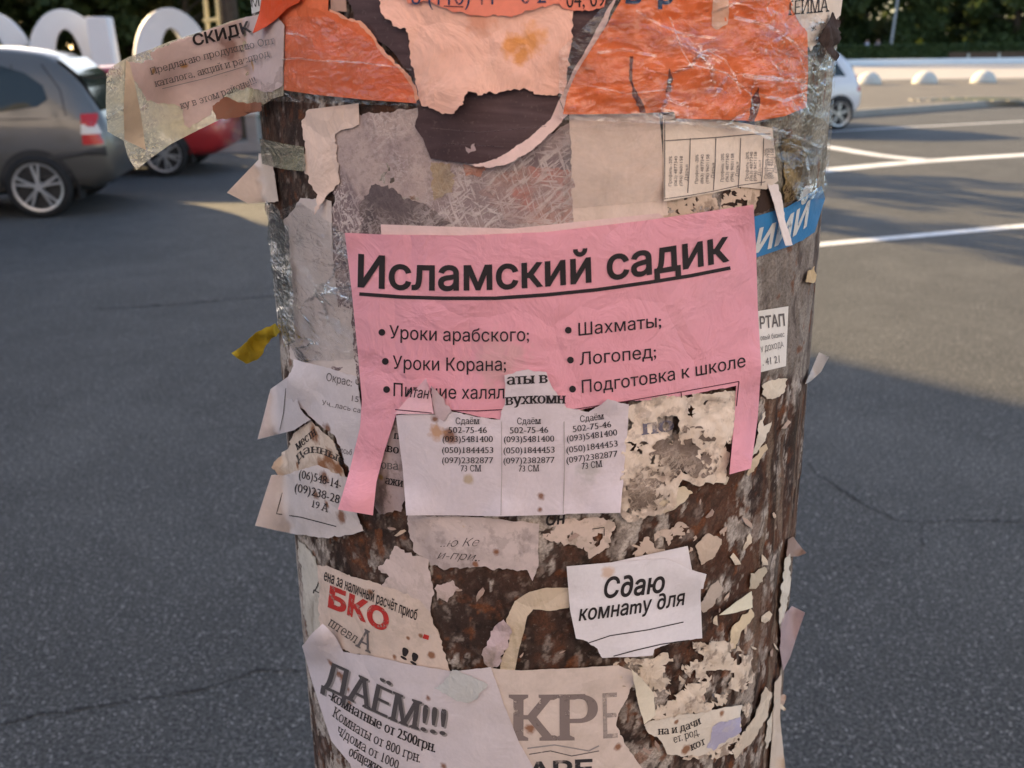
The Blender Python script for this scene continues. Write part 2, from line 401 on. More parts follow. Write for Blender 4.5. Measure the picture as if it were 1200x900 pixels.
def make_tree(h, cw, low, n, leaf, mat, seed):
    """a tapered trunk with limbs and a crown of leaf clumps; returns meshes to be shared by trees of that build"""
    rs = np.random.default_rng(seed)
    bm = bmesh.new()
    tube_bm(bm, (0, 0, -0.1), (0.05, 0, h * 0.45), 0.024 * h, 0.016 * h, 10); tube_bm(bm, (0.05, 0, h * 0.45), (0, 0.1, h * 0.85), 0.016 * h, 0.004 * h, 8)
    cl = []
    for k in range(26):
        z = h * rs.uniform(low, 0.97); f = math.sin(math.pi * min(1, max(0.1, (z / h - low + 0.12) / (1.12 - low)))) ** 0.6
        an = rs.uniform(0, 2 * math.pi); rr = cw * f * rs.uniform(0.2, 0.95)
        c = (rr * math.cos(an), rr * math.sin(an), z); cl.append((c, cw * rs.uniform(0.25, 0.45)))
        tube_bm(bm, (0, 0, z * 0.75), c, 0.006 * h, 0.002 * h, 6)
    tm = bpy.data.meshes.new('trunk'); bm.to_mesh(tm); bm.free(); tm.materials.append(M_bark)
    pts = []
    for c, r in cl:
        m = n // len(cl); d = rs.normal(size=(m, 3)); d /= np.linalg.norm(d, axis=1)[:, None]
        pts.append(np.array(c) + d * (r * rs.uniform(0.25, 1.0, (m, 1)) ** 0.6) * np.array([1, 1, 0.8]))
    pts = np.vstack(pts); pts = pts[pts[:, 2] > 0.15]
    cm = leaves_mesh('crown', pts, leaf, rs); cm.materials.append(mat)
    return tm, cm
TREES = [make_tree(9, 3.0, 0.10, 9000, 0.22, M_leaf[0], 1), make_tree(11, 3.4, 0.08, 10000, 0.24, M_leaf[0], 2),
         make_tree(8, 2.8, 0.08, 9000, 0.17, M_leaf[1], 3), make_tree(6, 2.2, 0.25, 5000, 0.16, M_leaf[2], 4)]
def place_tree(k, x, y, s, label, group, name='leafy_tree'):
    t = empty(name, (x, y, 0.14), random.uniform(0, 6.28)); t.scale = (s, s, s * random.uniform(0.9, 1.1))
    link_shared('trunk', TREES[k][0], t); link_shared('crown', TREES[k][1], t)
    return tag(t, label, 'tree', group)
def link_shared(name, me, parent):
    o = bpy.data.objects.new(name, me); COL.objects.link(o); o.parent = parent; return o
rt = random.Random(3)
LG = 'trees behind the big white letters'
for i in range(22):
    x = -24 + (i % 11) * 1.95 + rt.uniform(-0.4, 0.4); row = i // 11
    place_tree((2, 1, 2, 0)[(i * 3 + row) % 4], x + row * 0.9, 27.5 + row * 4.5 + rt.uniform(-1, 1), rt.uniform(0.52, 0.68), 'dark leafy tree in the shaded row behind the big white letters', LG)
RG = 'trees beyond the hedge'
for i in range(30):
    x = -9 + i * 2.9 + rt.uniform(-0.6, 0.6); row = i % 3
    place_tree((0, 1, 0, 1, 2)[i % 5], x * (1 + 0.05 * row), 84 + row * 5.5 + rt.uniform(-1, 1), rt.uniform(1.0, 1.4), 'dark green tree in the dense row beyond the far hedge', RG)
place_tree(3, 46.5, 81.5, 0.95, 'yellow autumn tree at the right edge beyond the hedge', None, 'autumn_tree')
rs = np.random.default_rng(77); n_ = 42000
wp = np.stack([rs.uniform(-30, 130, n_), rs.uniform(104, 112, n_), 0.2 + 9.5 * rs.uniform(0, 1, n_) ** 0.8], -1)
wo = link_mesh('far_woods', leaves_mesh('far_woods', wp, 0.42, rs), M_leaf[0]); tag(wo, 'dark wood closing the view far behind the hedge', 'woods', kind='stuff')
def hedge(name, x0, x1, y, z0, h, d, seed, mat, label):
    rs = np.random.default_rng(seed); L = x1 - x0; n = int(L * 260)
    p = np.stack([rs.uniform(x0, x1, n), y + rs.uniform(-d / 2, d / 2, n), z0 + h * rs.uniform(0, 1, n) ** 0.7], -1)
    side = rs.uniform(size=n) < 0.5; p[side, 1] = y - d / 2 + rs.normal(0, 0.05, side.sum())
    top = rs.uniform(size=n) < 0.25; p[top, 2] = z0 + h + rs.normal(0, 0.06, top.sum())
    me = leaves_mesh('hedge', p, 0.12, rs)
    root = link_mesh(name, me, mat)
    bm = bmesh.new(); box_bm(bm, ((x0 + x1) / 2, y, z0 + h * 0.47), (L, d * 0.8, h * 0.92)); bm_obj('twig_core', bm, M_leaf[0], root)
    return tag(root, label, 'hedge')
hedge('clipped_hedge', 19, 62, 78.2, 0.15, 1.25, 1.2, 5, M_leaf[0], 'long clipped dark green hedge running beyond the pale paving')

# ------------------------------------------------------------------ paving edge wall, rail, hemispheres, post, board
M_white = plain('white_paint', (0.72, 0.72, 0.73, 1), 0.6, 0.3, var=0.06, scale=3)
M_conc = plain('pale_concrete', (0.50, 0.48, 0.43, 1), 0.85, 0.2, var=0.12, scale=5, bump=0.2)
M_wood = plain('brown_board', (0.10, 0.06, 0.04, 1), 0.8, 0.2, var=0.3, scale=4)
M_grey = plain('grey_metal', (0.33, 0.34, 0.36, 1), 0.5, 0.5, var=0.08)
M_cream = plain('cream_paint', (0.62, 0.52, 0.30, 1), 0.7, 0.3, var=0.1)
M_black = plain('black_rubber', (0.014, 0.014, 0.015, 1), 0.8, 0.3, var=0.2)
M_dark = plain('dark_trim', (0.02, 0.02, 0.022, 1), 0.55, 0.4)
bm = bmesh.new(); box_bm(bm, (52, 68, 0.15 + 0.2), (76, 0.35, 0.4), bevel=0.04)
tag(bm_obj('low_wall', bm, M_white), 'long low white wall at the back of the pale paving', 'wall')
def hemisphere(x, y, r, label):
    bm = bmesh.new(); bmesh.ops.create_uvsphere(bm, u_segments=28, v_segments=18, radius=r)
    bmesh.ops.delete(bm, geom=[v for v in bm.verts if v.co.z < -0.05], context='VERTS')
    for v in bm.verts: v.co.z = max(v.co.z, -0.02) * 0.98
    o = bm_obj('hemisphere_bollard', bm, M_conc, None, True); o.location = (x, y, 0.16)
    bm = bmesh.new(); bmesh.ops.create_cone(bm, cap_ends=True, segments=28, radius1=r * 1.04, radius2=r * 1.03, depth=0.05); bmesh.ops.translate(bm, vec=(0, 0, 0.0), verts=bm.verts)
    bm_obj('base_ring', bm, M_kerb, o)
    return tag(o, label, 'bollard', 'concrete hemispheres along the paving')
for (px, py), lab in zip(((1018, 99), (1083.5, 98), (1152, 97)), ('concrete hemisphere bollard nearest to the tail of the white car', 'middle concrete hemisphere bollard on the paving edge', 'concrete hemisphere bollard farthest from the white car, right of the other two')):
    g = gpt(px, py, 0.15); hemisphere(g.x, g.y, 0.45, lab)
# low brown fence in front of the hedge with pale posts
fr = empty('low_fence', (0, 0, 0)); tag(fr, 'low brown board fence with pale posts in front of the hedge', 'fence')
bm = bmesh.new(); box_bm(bm, (44.5, 76.4, 0.62), (20, 0.06, 0.5)); bm_obj('board', bm, M_wood, fr)
for i in range(8):
    bm = bmesh.new(); box_bm(bm, (36 + i * 2.4, 76.33, 0.45), (0.16, 0.07, 0.62)); bm_obj('post', bm, M_conc, fr)
# grass patch by the kerb (worn hole in the pavement)
g = gpt(1145, 116.5, 0.15)
bm = bmesh.new()
n = 26
ring = [bm.verts.new((1.5 * math.cos(6.283 * i / n) * random.uniform(0.8, 1.15), 0.6 * math.sin(6.283 * i / n) * random.uniform(0.8, 1.15), 0)) for i in range(n)]
bm.faces.new(ring); o = bm_obj('tree_pit', bm, M_soil); o.location = (g.x, g.y, 0.150); tag(o, kind='structure')
bm = bmesh.new()
for i in range(n):
    a = ring and 6.283 * i / n; box_bm(bm, (1.7 * math.cos(a), 0.7 * math.sin(a), -0.02), (0.36, 0.16, 0.04), rz=a + 1.57)
o = bm_obj('pit_edging', bm, M_kerb); o.location = (g.x, g.y, 0.17); tag(o, 'ring of pale edging stones round the bare patch by the kerb', 'edging')
# lamp post and people far right
def lamp(x, y, h, label):
    t = empty('lamp_post', (x, y, 0.15)); tag(t, label, 'lamp post')
    bm = bmesh.new(); tube_bm(bm, (0, 0, 0), (0.25, 0, h), 0.11, 0.06, 12); bm_obj('pole', bm, M_grey, t)
    bm = bmesh.new(); tube_bm(bm, (0.25, 0, h), (0.9, -0.3, h + 0.25), 0.05, 0.04, 8); bm_obj('arm', bm, M_grey, t)
    bm = bmesh.new(); box_bm(bm, (1.1, -0.4, h + 0.26), (0.6, 0.25, 0.14), rz=-0.43, bevel=0.03); bm_obj('lamp_head', bm, M_grey, t)
lamp(31.3, 80.2, 8.5, 'slim grey lamp post rising behind the hedge')
def skin_person(x, y, rz, label, top, legs, hair):
    v = [(0, 0, 0.93), (0, 0, 1.15), (0, 0, 1.38), (0, 0, 1.50), (0, -0.01, 1.60), (0, -0.01, 1.72), (0.19, 0, 1.40), (0.24, -0.02, 1.12), (0.22, -0.12, 0.88), (-0.19, 0, 1.40), (-0.24, -0.02, 1.12), (-0.22, -0.12, 0.88),
         (0.10, 0, 0.88), (0.11, -0.03, 0.48), (0.11, 0, 0.08), (0.11, -0.14, 0.04), (-0.10, 0, 0.88), (-0.11, 0.03, 0.48), (-0.11, 0.08, 0.08), (-0.11, -0.06, 0.04)]
    e = [(0, 1), (1, 2), (2, 3), (3, 4), (4, 5), (2, 6), (6, 7), (7, 8), (2, 9), (9, 10), (10, 11), (0, 12), (12, 13), (13, 14), (14, 15), (0, 16), (16, 17), (17, 18), (18, 19)]
    rad = [0.14, 0.135, 0.15, 0.055, 0.085, 0.085, 0.062, 0.045, 0.035, 0.062, 0.045, 0.035, 0.09, 0.06, 0.045, 0.04, 0.09, 0.06, 0.045, 0.04]
    me = bpy.data.meshes.new('person'); me.from_pydata(v, e, [])
    o = link_mesh('person', me); o.location = (x, y, 0.15); o.rotation_euler.z = rz
    md = o.modifiers.new('skin', 'SKIN'); sv = me.skin_vertices[0].data
    for i, q in enumerate(rad): sv[i].radius = (q, q * 0.8); sv[i].use_root = (i == 0)
    o.modifiers.new('sub', 'SUBSURF').levels = 2; o.modifiers['sub'].render_levels = 2
    t = NT('clothes'); sp = t.n.new('ShaderNodeSeparateXYZ'); t.lk(t.co, sp.inputs[0])
    c = t.mix(t.math('GREATER_THAN', sp.outputs[2], 0.92), legs, top); c = t.mix(t.math('GREATER_THAN', sp.outputs[2], 1.49), c, (0.5, 0.3, 0.22, 1)); c = t.mix(t.math('GREATER_THAN', sp.outputs[2], 1.71), c, hair)
    me.materials.append(t.done(c, 0.8, 0.2))
    return tag(o, label, 'person')
skin_person(29.3, 80.0, 0.4, 'person in a pale lilac top walking behind the hedge, the left one of two', (0.50, 0.50, 0.62, 1), (0.1, 0.1, 0.13, 1), (0.05, 0.03, 0.02, 1))
skin_person(30.35, 80.4, -0.5, 'person in a greyish pink jacket behind the hedge, beside the lamp post', (0.34, 0.27, 0.29, 1), (0.06, 0.06, 0.08, 1), (0.03, 0.02, 0.02, 1))
bm = bmesh.new(); rs = np.random.default_rng(9); d = rs.normal(size=(700, 3)); d /= np.linalg.norm(d, axis=1)[:, None]
me = leaves_mesh('bush', d * rs.uniform(0.3, 0.75, (700, 1)) * np.array([0.9, 0.9, 1.6]) + np.array([0, 0, 1.2]), 0.12, rs); o = link_mesh('yellow_bush', me, leaf_mat('yellow_leaves', (0.30, 0.27, 0.02, 1), (0.42, 0.36, 0.04, 1), (0.25, 0.25, 0.03, 1)))
o.location = (33.5, 79.9, 0.3); o.scale = (0.55, 0.55, 0.7); tag(o, 'small yellow bush right of the lamp post behind the hedge', 'bush'); bm.free()
# left far: grey post near the red car and the notice board with cream legs
g = gpt(298, 166, 0.15)
t = empty('stone_post', (g.x, g.y, 0.145)); tag(t, 'short square stone post on the pavement behind the red car', 'post')
bm = bmesh.new(); box_bm(bm, (0, 0, 0.22), (0.19, 0.19, 0.44), bevel=0.02); bm_obj('shaft', bm, M_kerb, t)
bm = bmesh.new(); box_bm(bm, (0, 0, 0.465), (0.23, 0.23, 0.05), bevel=0.012); bm_obj('cap', bm, M_conc, t)
t = empty('notice_board', (-5.9, 20.2, 0.145)); tag(t, 'grey notice board on cream posts by the trees, above the torn flap', 'notice board')
bm = bmesh.new(); box_bm(bm, (0, 0, 2.95), (0.8, 0.06, 0.62), bevel=0.01); bm_obj('board', bm, plain('board_face', (0.30, 0.24, 0.24, 1), 0.7, 0.3), t)
for x, m in ((-0.22, M_cream), (0.02, M_cream), (0.32, M_grey)):
    bm = bmesh.new(); tube_bm(bm, (x - 0.06, 0.06, 0), (x, 0.06, 2.7), 0.05, 0.045, 10); bm_obj('leg', bm, m, t)
bm = bmesh.new(); tube_bm(bm, (-0.3, 0.02, 2.05), (0.4, 0.02, 2.1), 0.035, 0.035, 8); bm_obj('crossbar', bm, M_cream, t)
bm = bmesh.new(); tube_bm(bm, (0, 0, 0), (0.0, 0, 3.4), 0.05, 0.045, 10); o = bm_obj('thin_post', bm, M_cream); o.location = (-5.05, 20.0, 0.145); tag(o, 'thin cream post right of the notice board', 'post')
TREES.append(make_tree(8.0, 1.5, 0.42, 1150, 0.13, M_leaf[1], 11))
for x, y, lab in ((-14.3, 24.3, 'thin tree beyond the left edge behind the giant letter C'), (-4.78, 17.0, 'street tree at the kerb whose brown trunk shows right of the thin cream post'), (-2.7, 18.5, 'street tree on the far pavement hidden right behind the pole')):
    place_tree(4, x, y, 1.0, lab, 'street trees on the far pavement', 'street_tree')

# ------------------------------------------------------------------ big white letters
def extrude_shape(loops, depth, name, mat, parent=None, bev=0.02):
    cu = bpy.data.curves.new(name, 'CURVE'); cu.dimensions = '2D'; cu.fill_mode = 'BOTH'; cu.extrude = depth / 2; cu.bevel_depth = bev; cu.bevel_resolution = 2
    for lp in loops:
        sp = cu.splines.new('POLY'); sp.points.add(len(lp) - 1); sp.use_cyclic_u = True
        for i, (x, y) in enumerate(lp): sp.points[i].co = (x, y, 0, 1)
    tmp = bpy.data.objects.new('tmp', cu); COL.objects.link(tmp)
    me = bpy.data.meshes.new_from_object(tmp.evaluated_get(bpy.context.evaluated_depsgraph_get()))
    bpy.data.objects.remove(tmp); me.name = name
    me.transform(Matrix.Rotation(R(90), 4, 'X'))
    me.materials.clear()
    return link_mesh(name, me, mat, parent)
def ring_pts(rx, ry, cy, n=40, a0=0, a1=360):
    return [(rx * math.cos(R(a0 + (a1 - a0) * i / n)), cy + ry * math.sin(R(a0 + (a1 - a0) * i / n))) for i in range(n)]
LH = 2.14; LW = 0.69; ST = 0.42
shapes = {'C': [[(LW * math.cos(R(a)), LH / 2 + LH / 2 * math.sin(R(a))) for a in range(28, 333, 8)] + [((LW - ST) * math.cos(R(a)), LH / 2 + (LH / 2 - 0.31) * math.sin(R(a))) for a in range(328, 27, -8)]],
          'O': [ring_pts(LW, LH / 2, LH / 2), ring_pts(LW - ST, LH / 2 - 0.31, LH / 2)],
          'L': [[(-0.2, 0), (0.75, 0), (0.75, 0.4), (0.16, 0.4), (0.12, 1.98), (-0.2, 1.98)]]}
def big_letter(ch, px, label, rz, dz=0.0, y=18.6, s=1.0):
    d = rays([(px, 60)])[0]; k = y / d[1]; x = d[0] * k
    o = extrude_shape(shapes[ch], 0.5, 'giant_letter', M_white); o.location = (x, y, 0.15 + dz); o.rotation_euler.z = rz; o.scale = (s, 1, 1)
    bm = bmesh.new(); box_bm(bm, (0, 0, -0.03), (1.3, 0.7, 0.12)); bm_obj('plinth', bm, M_conc, o); o.location.z += 0.06
    return tag(o, label, 'letter', 'giant white letters')
big_letter('C', -7, 'giant white letter C cut by the left edge, above the grey car roof', R(22))
big_letter('O', 80, 'giant white letter O right of the C, rising above the grey car', R(24))
big_letter('L', 125, 'giant white letter L standing against the O above the red car', R(10), y=18.0)
big_letter('O', 202, 'giant white letter O mostly hidden behind the torn flap', R(24))

# ------------------------------------------------------------------ cars
def paint(name, col, metal=0.5, rough=0.32):
    t = NT(name); n = t.noise(3, 4)
    c = t.mix(n, tuple(v * 0.85 for v in col[:3]) + (1,), col)
    t.done(c, rough, 0.5, None, metal); t.b.inputs['Coat Weight'].default_value = 0.7; t.b.inputs['Coat Roughness'].default_value = 0.08
    return t.m
def glass_mat(name):
    t = NT(name); t.done((0.016, 0.022, 0.02, 1), 0.06, 0.6); return t.m
M_glass = glass_mat('tinted_glass'); M_rim = plain('alloy', (0.52, 0.51, 0.50, 1), 0.35, 0.5, 0.75, var=0.05)
M_redlens = plain('red_lens', (0.42, 0.012, 0.012, 1), 0.2, 0.5, var=0.1); M_whitelens = plain('clear_lens', (0.55, 0.52, 0.5, 1), 0.2, 0.5)
def make_car(name, label, colour, pos, yaw, prof, spokes=5, moulding=True, metal=0.5):
    """prof: stations from tail (x=0) to nose: (x, z_bottom, z_belt, z_roof, half_width_at_belt, half_width_at_roof)"""
    root = empty(name, pos, yaw); tag(root, label, 'car')
    P = np.array(prof['st'], float); xs = np.linspace(P[0, 0], P[-1, 0], 60)
    I = lambda k, x: np.interp(x, P[:, 0], P[:, k])
    sm = lambda k: np.convolve(np.pad(I(k, xs), 2, 'edge'), [0.1, 0.2, 0.4, 0.2, 0.1], 'valid')
    zb, zt, zr, wb, wr = (sm(k) for k in range(1, 6))
    verts = []; M_ = 21
    for i, x in enumerate(xs):
        half = [(0.0, zb[i]), (wb[i] * 0.80, zb[i]), (wb[i] * 0.94, zb[i] + 0.06), (wb[i] * 0.99, zb[i] + 0.22 * (zt[i] - zb[i])), (wb[i] * 1.0, zb[i] + 0.55 * (zt[i] - zb[i])), (wb[i] * 0.985, zb[i] + 0.85 * (zt[i] - zb[i])), (wb[i] * 0.955, zt[i]),
                (wr[i] + (wb[i] * 0.955 - wr[i]) * 0.35, zt[i] + 0.62 * (zr[i] - zt[i])), (wr[i], zt[i] + 0.93 * (zr[i] - zt[i])), (wr[i] * 0.86, zr[i]), (0, zr[i] + 0.02)]
        sec = [(y, z) for y, z in half] + [(-y, z) for y, z in half[-2:0:-1]]
        verts += [(x, y, z) for y, z in sec]
    m = len(sec); faces = []
    for i in range(len(xs) - 1):
        for j in range(m):
            faces.append((i * m + j, i * m + (j + 1) % m, (i + 1) * m + (j + 1) % m, (i + 1) * m + j))
    faces.append(range(m)); faces.append([(len(xs) - 1) * m + j for j in range(m)][::-1])
    body = mesh_from('body', verts, faces, colour, root, True)
    bmx = bmesh.new(); bmx.from_mesh(body.data); bmesh.ops.recalc_face_normals(bmx, faces=bmx.faces); bmx.to_mesh(body.data); bmx.free()
    def sy(x, z):
        b, t_, r_, w1, w2 = (np.interp(x, xs, q) for q in (zb, zt, zr, wb, wr))
        zz = [b, b + 0.06, b + 0.22 * (t_ - b), b + 0.55 * (t_ - b), b + 0.85 * (t_ - b), t_, t_ + 0.62 * (r_ - t_), t_ + 0.93 * (r_ - t_)]
        ww = [w1 * 0.8, w1 * 0.94, w1 * 0.99, w1, w1 * 0.985, w1 * 0.955, w2 + (w1 * 0.955 - w2) * 0.35, w2]
        return np.interp(z, zz, ww)
    def panel(nm, poly, mat, off=0.006, parent=root, sides=(1, -1)):
        """a panel lying on the car's flank, cut along the given outline in (x, z)"""
        for s in sides:
            pv = [Vector(p) for p in poly]
            xsn = [p[0] for p in poly]; zsn = [p[1] for p in poly]
            inner = [Vector((a, b)) for a in np.arange(min(xsn), max(xsn), 0.06) for b in np.arange(min(zsn), max(zsn), 0.06)]
            r = delaunay_2d_cdt(pv + inner, [], [list(range(len(pv)))], 1, 1e-5)
            v = [(p.x, s * (sy(p.x, p.y) + off), p.y) for p in r[0]]
            mesh_from(nm, v, [f if s < 0 else f[::-1] for f in r[2]], mat, parent, True)
    for poly in prof['glass']: panel('side_window', poly, M_glass)
    for poly in prof.get('seams', ()):
        p = np.array(poly); d = np.gradient(p, axis=0); d /= np.linalg.norm(d, axis=1)[:, None] + 1e-9; nrm = np.stack([-d[:, 1], d[:, 0]], -1) * 0.006
        panel('door_seam', [tuple(q) for q in p + nrm] + [tuple(q) for q in (p - nrm)[::-1]], M_dark, 0.003, sides=(1,))
    for hx, hz in prof.get('handles', ()):
        bm = bmesh.new(); box_bm(bm, (hx, sy(hx, hz) + 0.015, hz), (0.2, 0.04, 0.045), bevel=0.012); bm_obj('door_handle', bm, M_dark, root)
    lt = prof['light']
    panel('tail_light', lt, M_redlens, 0.012)
    zs = sorted(q[1] for q in lt); z0, z1 = zs[0], zs[-1]
    panel('reversing_light', [(lt[0][0], z0 + 0.34 * (z1 - z0)), (lt[1][0], z0 + 0.34 * (z1 - z0)), (lt[2][0], z0 + 0.66 * (z1 - z0)), (lt[3][0], z0 + 0.66 * (z1 - z0))], M_whitelens, 0.016)
    # bumper and rear glass
    if moulding:
        panel('bumper_strip', prof['bumper'], M_dark, 0.010)
    rg = prof['rear_glass']
    zz = np.linspace(rg[1], rg[0], 7); pts = []
    for z in zz:
        x = np.interp(z, rg[2], rg[3]); w = np.interp(x, xs, wr) * rg[4] + 0.0
        pts += [(x - 0.012, -w, z), (x - 0.012, -w / 3, z), (x - 0.012, w / 3, z), (x - 0.012, w, z)]
    mesh_from('rear_window', pts, [(i * 4 + j, i * 4 + j + 1, (i + 1) * 4 + j + 1, (i + 1) * 4 + j) for i in range(6) for j in range(3)], M_glass, root, True)
    r = prof['wheel_r']
    for wx in prof['wheels']:
        for s in (1, -1):
            yw = s * (np.interp(wx, xs, wb) - 0.115)
            panel('wheel_arch', [(wx + (r + 0.055) * math.cos(a), r + (r + 0.06) * math.sin(a)) for a in np.linspace(-0.45, math.pi + 0.45, 24)], M_dark, 0.004, sides=(s,))
            w = empty('wheel', (wx, yw + s * 0.045, r)); w.parent = root
            bm = bmesh.new(); prf = [(r * 0.78, 0.095), (r * 0.83, 0.11), (r * 0.93, 0.105), (r, 0.075), (r, -0.075), (r * 0.93, -0.10), (r * 0.78, -0.1)]
            seg = 40; rows = [[bm.verts.new((q * math.cos(6.28319 * k / seg), s * yy, q * math.sin(6.28319 * k / seg))) for q, yy in prf] for k in range(seg)]
            for k in range(seg):
                for j in range(len(prf) - 1): bm.faces.new((rows[k][j], rows[(k + 1) % seg][j], rows[(k + 1) % seg][j + 1], rows[k][j + 1]))
            bmesh.ops.recalc_face_normals(bm, faces=bm.faces); bm_obj('tyre', bm, M_black, w, True)
            bm = bmesh.new()
            tube_bm(bm, (0, s * 0.03, 0), (0, s * 0.045, 0), r * 0.77, r * 0.77, 36)
            bm_obj('wheel_disc', bm, M_dark, w)
            bm = bmesh.new()
            rr = [[bm.verts.new((q * math.cos(6.28319 * k / 40), s * yy, q * math.sin(6.28319 * k / 40))) for q, yy in ((r * 0.69, 0.075), (r * 0.71, 0.1), (r * 0.775, 0.105), (r * 0.79, 0.085))] for k in range(40)]
            for k in range(40):
                for j in range(3): bm.faces.new((rr[k][j], rr[(k + 1) % 40][j], rr[(k + 1) % 40][j + 1], rr[k][j + 1]))
            tube_bm(bm, (0, s * 0.05, 0), (0, s * 0.10, 0), r * 0.17, r * 0.13, 20)
            for k in range(spokes):
                for dd in (-0.16, 0.16):
                    a = 6.28319 * k / spokes + 0.3
                    tube_bm(bm, (r * 0.10 * math.cos(a), s * 0.085, r * 0.10 * math.sin(a)), (r * 0.71 * math.cos(a + dd), s * 0.085, r * 0.71 * math.sin(a + dd)), r * 0.055, r * 0.045, 6)
            bm_obj('rim', bm, M_rim, w)
    for nm, x in (('mud_flap', prof['wheels'][0] - r - 0.05),):
        for s in (1, -1):
            bm = bmesh.new(); box_bm(bm, (x, s * (np.interp(x, xs, wb) - 0.14), 0.27), (0.02, 0.2, 0.2)); bm_obj(nm, bm, M_black, root)
    return root
MPV = dict(st=[(0, 0.42, 0.74, 0.80, 0.70, 0.66), (0.06, 0.30, 0.92, 1.02, 0.79, 0.62), (0.22, 0.26, 0.98, 1.36, 0.82, 0.60), (0.50, 0.25, 1.00, 1.60, 0.84, 0.58), (0.9, 0.24, 1.00, 1.66, 0.855, 0.58), (1.8, 0.2, 0.98, 1.68, 0.86, 0.58), (2.5, 0.2, 0.96, 1.60, 0.86, 0.56),
               (3.2, 0.22, 0.94, 1.08, 0.85, 0.60), (3.8, 0.25, 0.80, 0.92, 0.80, 0.60), (4.1, 0.34, 0.66, 0.72, 0.66, 0.5)],
           glass=[[(0.62, 1.10), (0.52, 1.17), (0.56, 1.30), (0.72, 1.42), (1.0, 1.51), (1.28, 1.53), (1.28, 1.05), (0.95, 1.06)], [(1.34, 1.05), (1.34, 1.53), (2.1, 1.53), (2.14, 1.04)], [(2.2, 1.04), (2.16, 1.53), (2.42, 1.48), (2.95, 1.05)]],
           seams=[[(1.06, 0.62), (1.14, 0.78), (1.16, 0.95), (1.10, 1.08), (0.86, 1.30), (0.84, 1.50)], [(0.20, 0.965), (0.7, 0.985), (1.4, 0.99), (2.3, 0.98), (3.2, 0.93)], [(0.36, 1.0), (0.40, 1.25), (0.56, 1.5)]],
           handles=[(1.42, 0.90), (2.3, 0.9)], light=[(0.045, 0.72), (0.235, 0.72), (0.225, 1.02), (0.085, 1.02)], bumper=[(0.03, 0.60), (0.6, 0.56), (0.6, 0.62), (0.03, 0.70)],
           rear_glass=(1.56, 1.04, [0.9, 1.02, 1.36, 1.6], [0.05, 0.07, 0.21, 0.47], 0.93), wheels=(0.72, 3.30), wheel_r=0.315)
HATCH = dict(st=[(0, 0.40, 0.66, 0.70, 0.68, 0.62), (0.06, 0.28, 0.84, 0.90, 0.76, 0.60), (0.30, 0.25, 0.88, 1.14, 0.79, 0.57), (0.75, 0.24, 0.90, 1.38, 0.82, 0.54), (1.5, 0.2, 0.90, 1.43, 0.825, 0.54), (2.1, 0.2, 0.88, 1.38, 0.82, 0.53),
               (2.85, 0.22, 0.86, 0.98, 0.81, 0.58), (3.5, 0.25, 0.76, 0.84, 0.76, 0.56), (3.85, 0.34, 0.6, 0.64, 0.62, 0.46)],
           glass=[[(0.62, 0.97), (0.80, 1.24), (1.15, 1.31), (1.15, 0.95)], [(1.21, 0.95), (1.21, 1.31), (1.85, 1.30), (2.0, 0.94)], [(2.06, 0.94), (1.92, 1.29), (2.08, 1.26), (2.58, 0.93)]],
           seams=[[(1.18, 0.3), (1.18, 0.92)]], handles=[(1.36, 0.78)], light=[(0.04, 0.66), (0.20, 0.66), (0.19, 0.90), (0.09, 0.90)], bumper=[(0.03, 0.52), (0.5, 0.5), (0.5, 0.55), (0.03, 0.60)],
           rear_glass=(1.33, 0.93, [0.7, 0.9, 1.14, 1.38], [0.0, 0.07, 0.31, 0.73], 0.9), wheels=(0.78, 3.08), wheel_r=0.30)
CITY = dict(HATCH, st=[(0, 0.40, 0.70, 0.74, 0.70, 0.62), (0.04, 0.28, 0.88, 0.95, 0.77, 0.60), (0.14, 0.25, 0.92, 1.18, 0.79, 0.57), (0.42, 0.24, 0.94, 1.44, 0.82, 0.54)] + HATCH['st'][4:], wheels=(0.50, 2.9), light=[(0.02, 0.72), (0.12, 0.72), (0.12, 1.02), (0.07, 1.02)],
            glass=[[(0.38, 1.0), (0.55, 1.28), (1.15, 1.33), (1.15, 0.97)]] + HATCH['glass'][1:], rear_glass=(1.38, 0.97, [0.74, 0.95, 1.18, 1.44], [0.0, 0.04, 0.14, 0.42], 0.9), bumper=[(0.02, 0.52), (0.3, 0.5), (0.3, 0.55), (0.02, 0.60)])
def park(prof, wheel_pt, yaw_deg):
    """root position so that the tyre of the near rear wheel stands on wheel_pt; the car's nose points to -x turned by yaw"""
    a = R(180 + yaw_deg); wx = prof['wheels'][0]; P = np.array(prof['st']); wy = np.interp(wx, P[:, 0], P[:, 4]) - 0.03
    c, s = math.cos(a), math.sin(a)
    return (wheel_pt[0] - (c * wx - s * wy), wheel_pt[1] - (s * wx + c * wy), 0.0), a
p, a = park(MPV, (-4.83, 9.62), 9)
make_car('parked_car', 'grey family car with alloy wheels cut by the left edge of the photo', paint('grey_brown_paint', (0.125, 0.118, 0.108, 1)), p, a, MPV)
p, a = park(HATCH, (-4.68, 12.85), 5)
make_car('parked_car', 'red hatchback half hidden behind the torn paper flap', paint('red_paint', (0.32, 0.018, 0.022, 1), 0.1), p, a, HATCH, 6, False)
p, a = park(CITY, (6.5, 18.9), 12)
make_car('parked_car', 'white hatchback showing only its tail beyond the pole on the right', paint('white_car_paint', (0.62, 0.63, 0.66, 1), 0.0), p, a, CITY, 5, False)
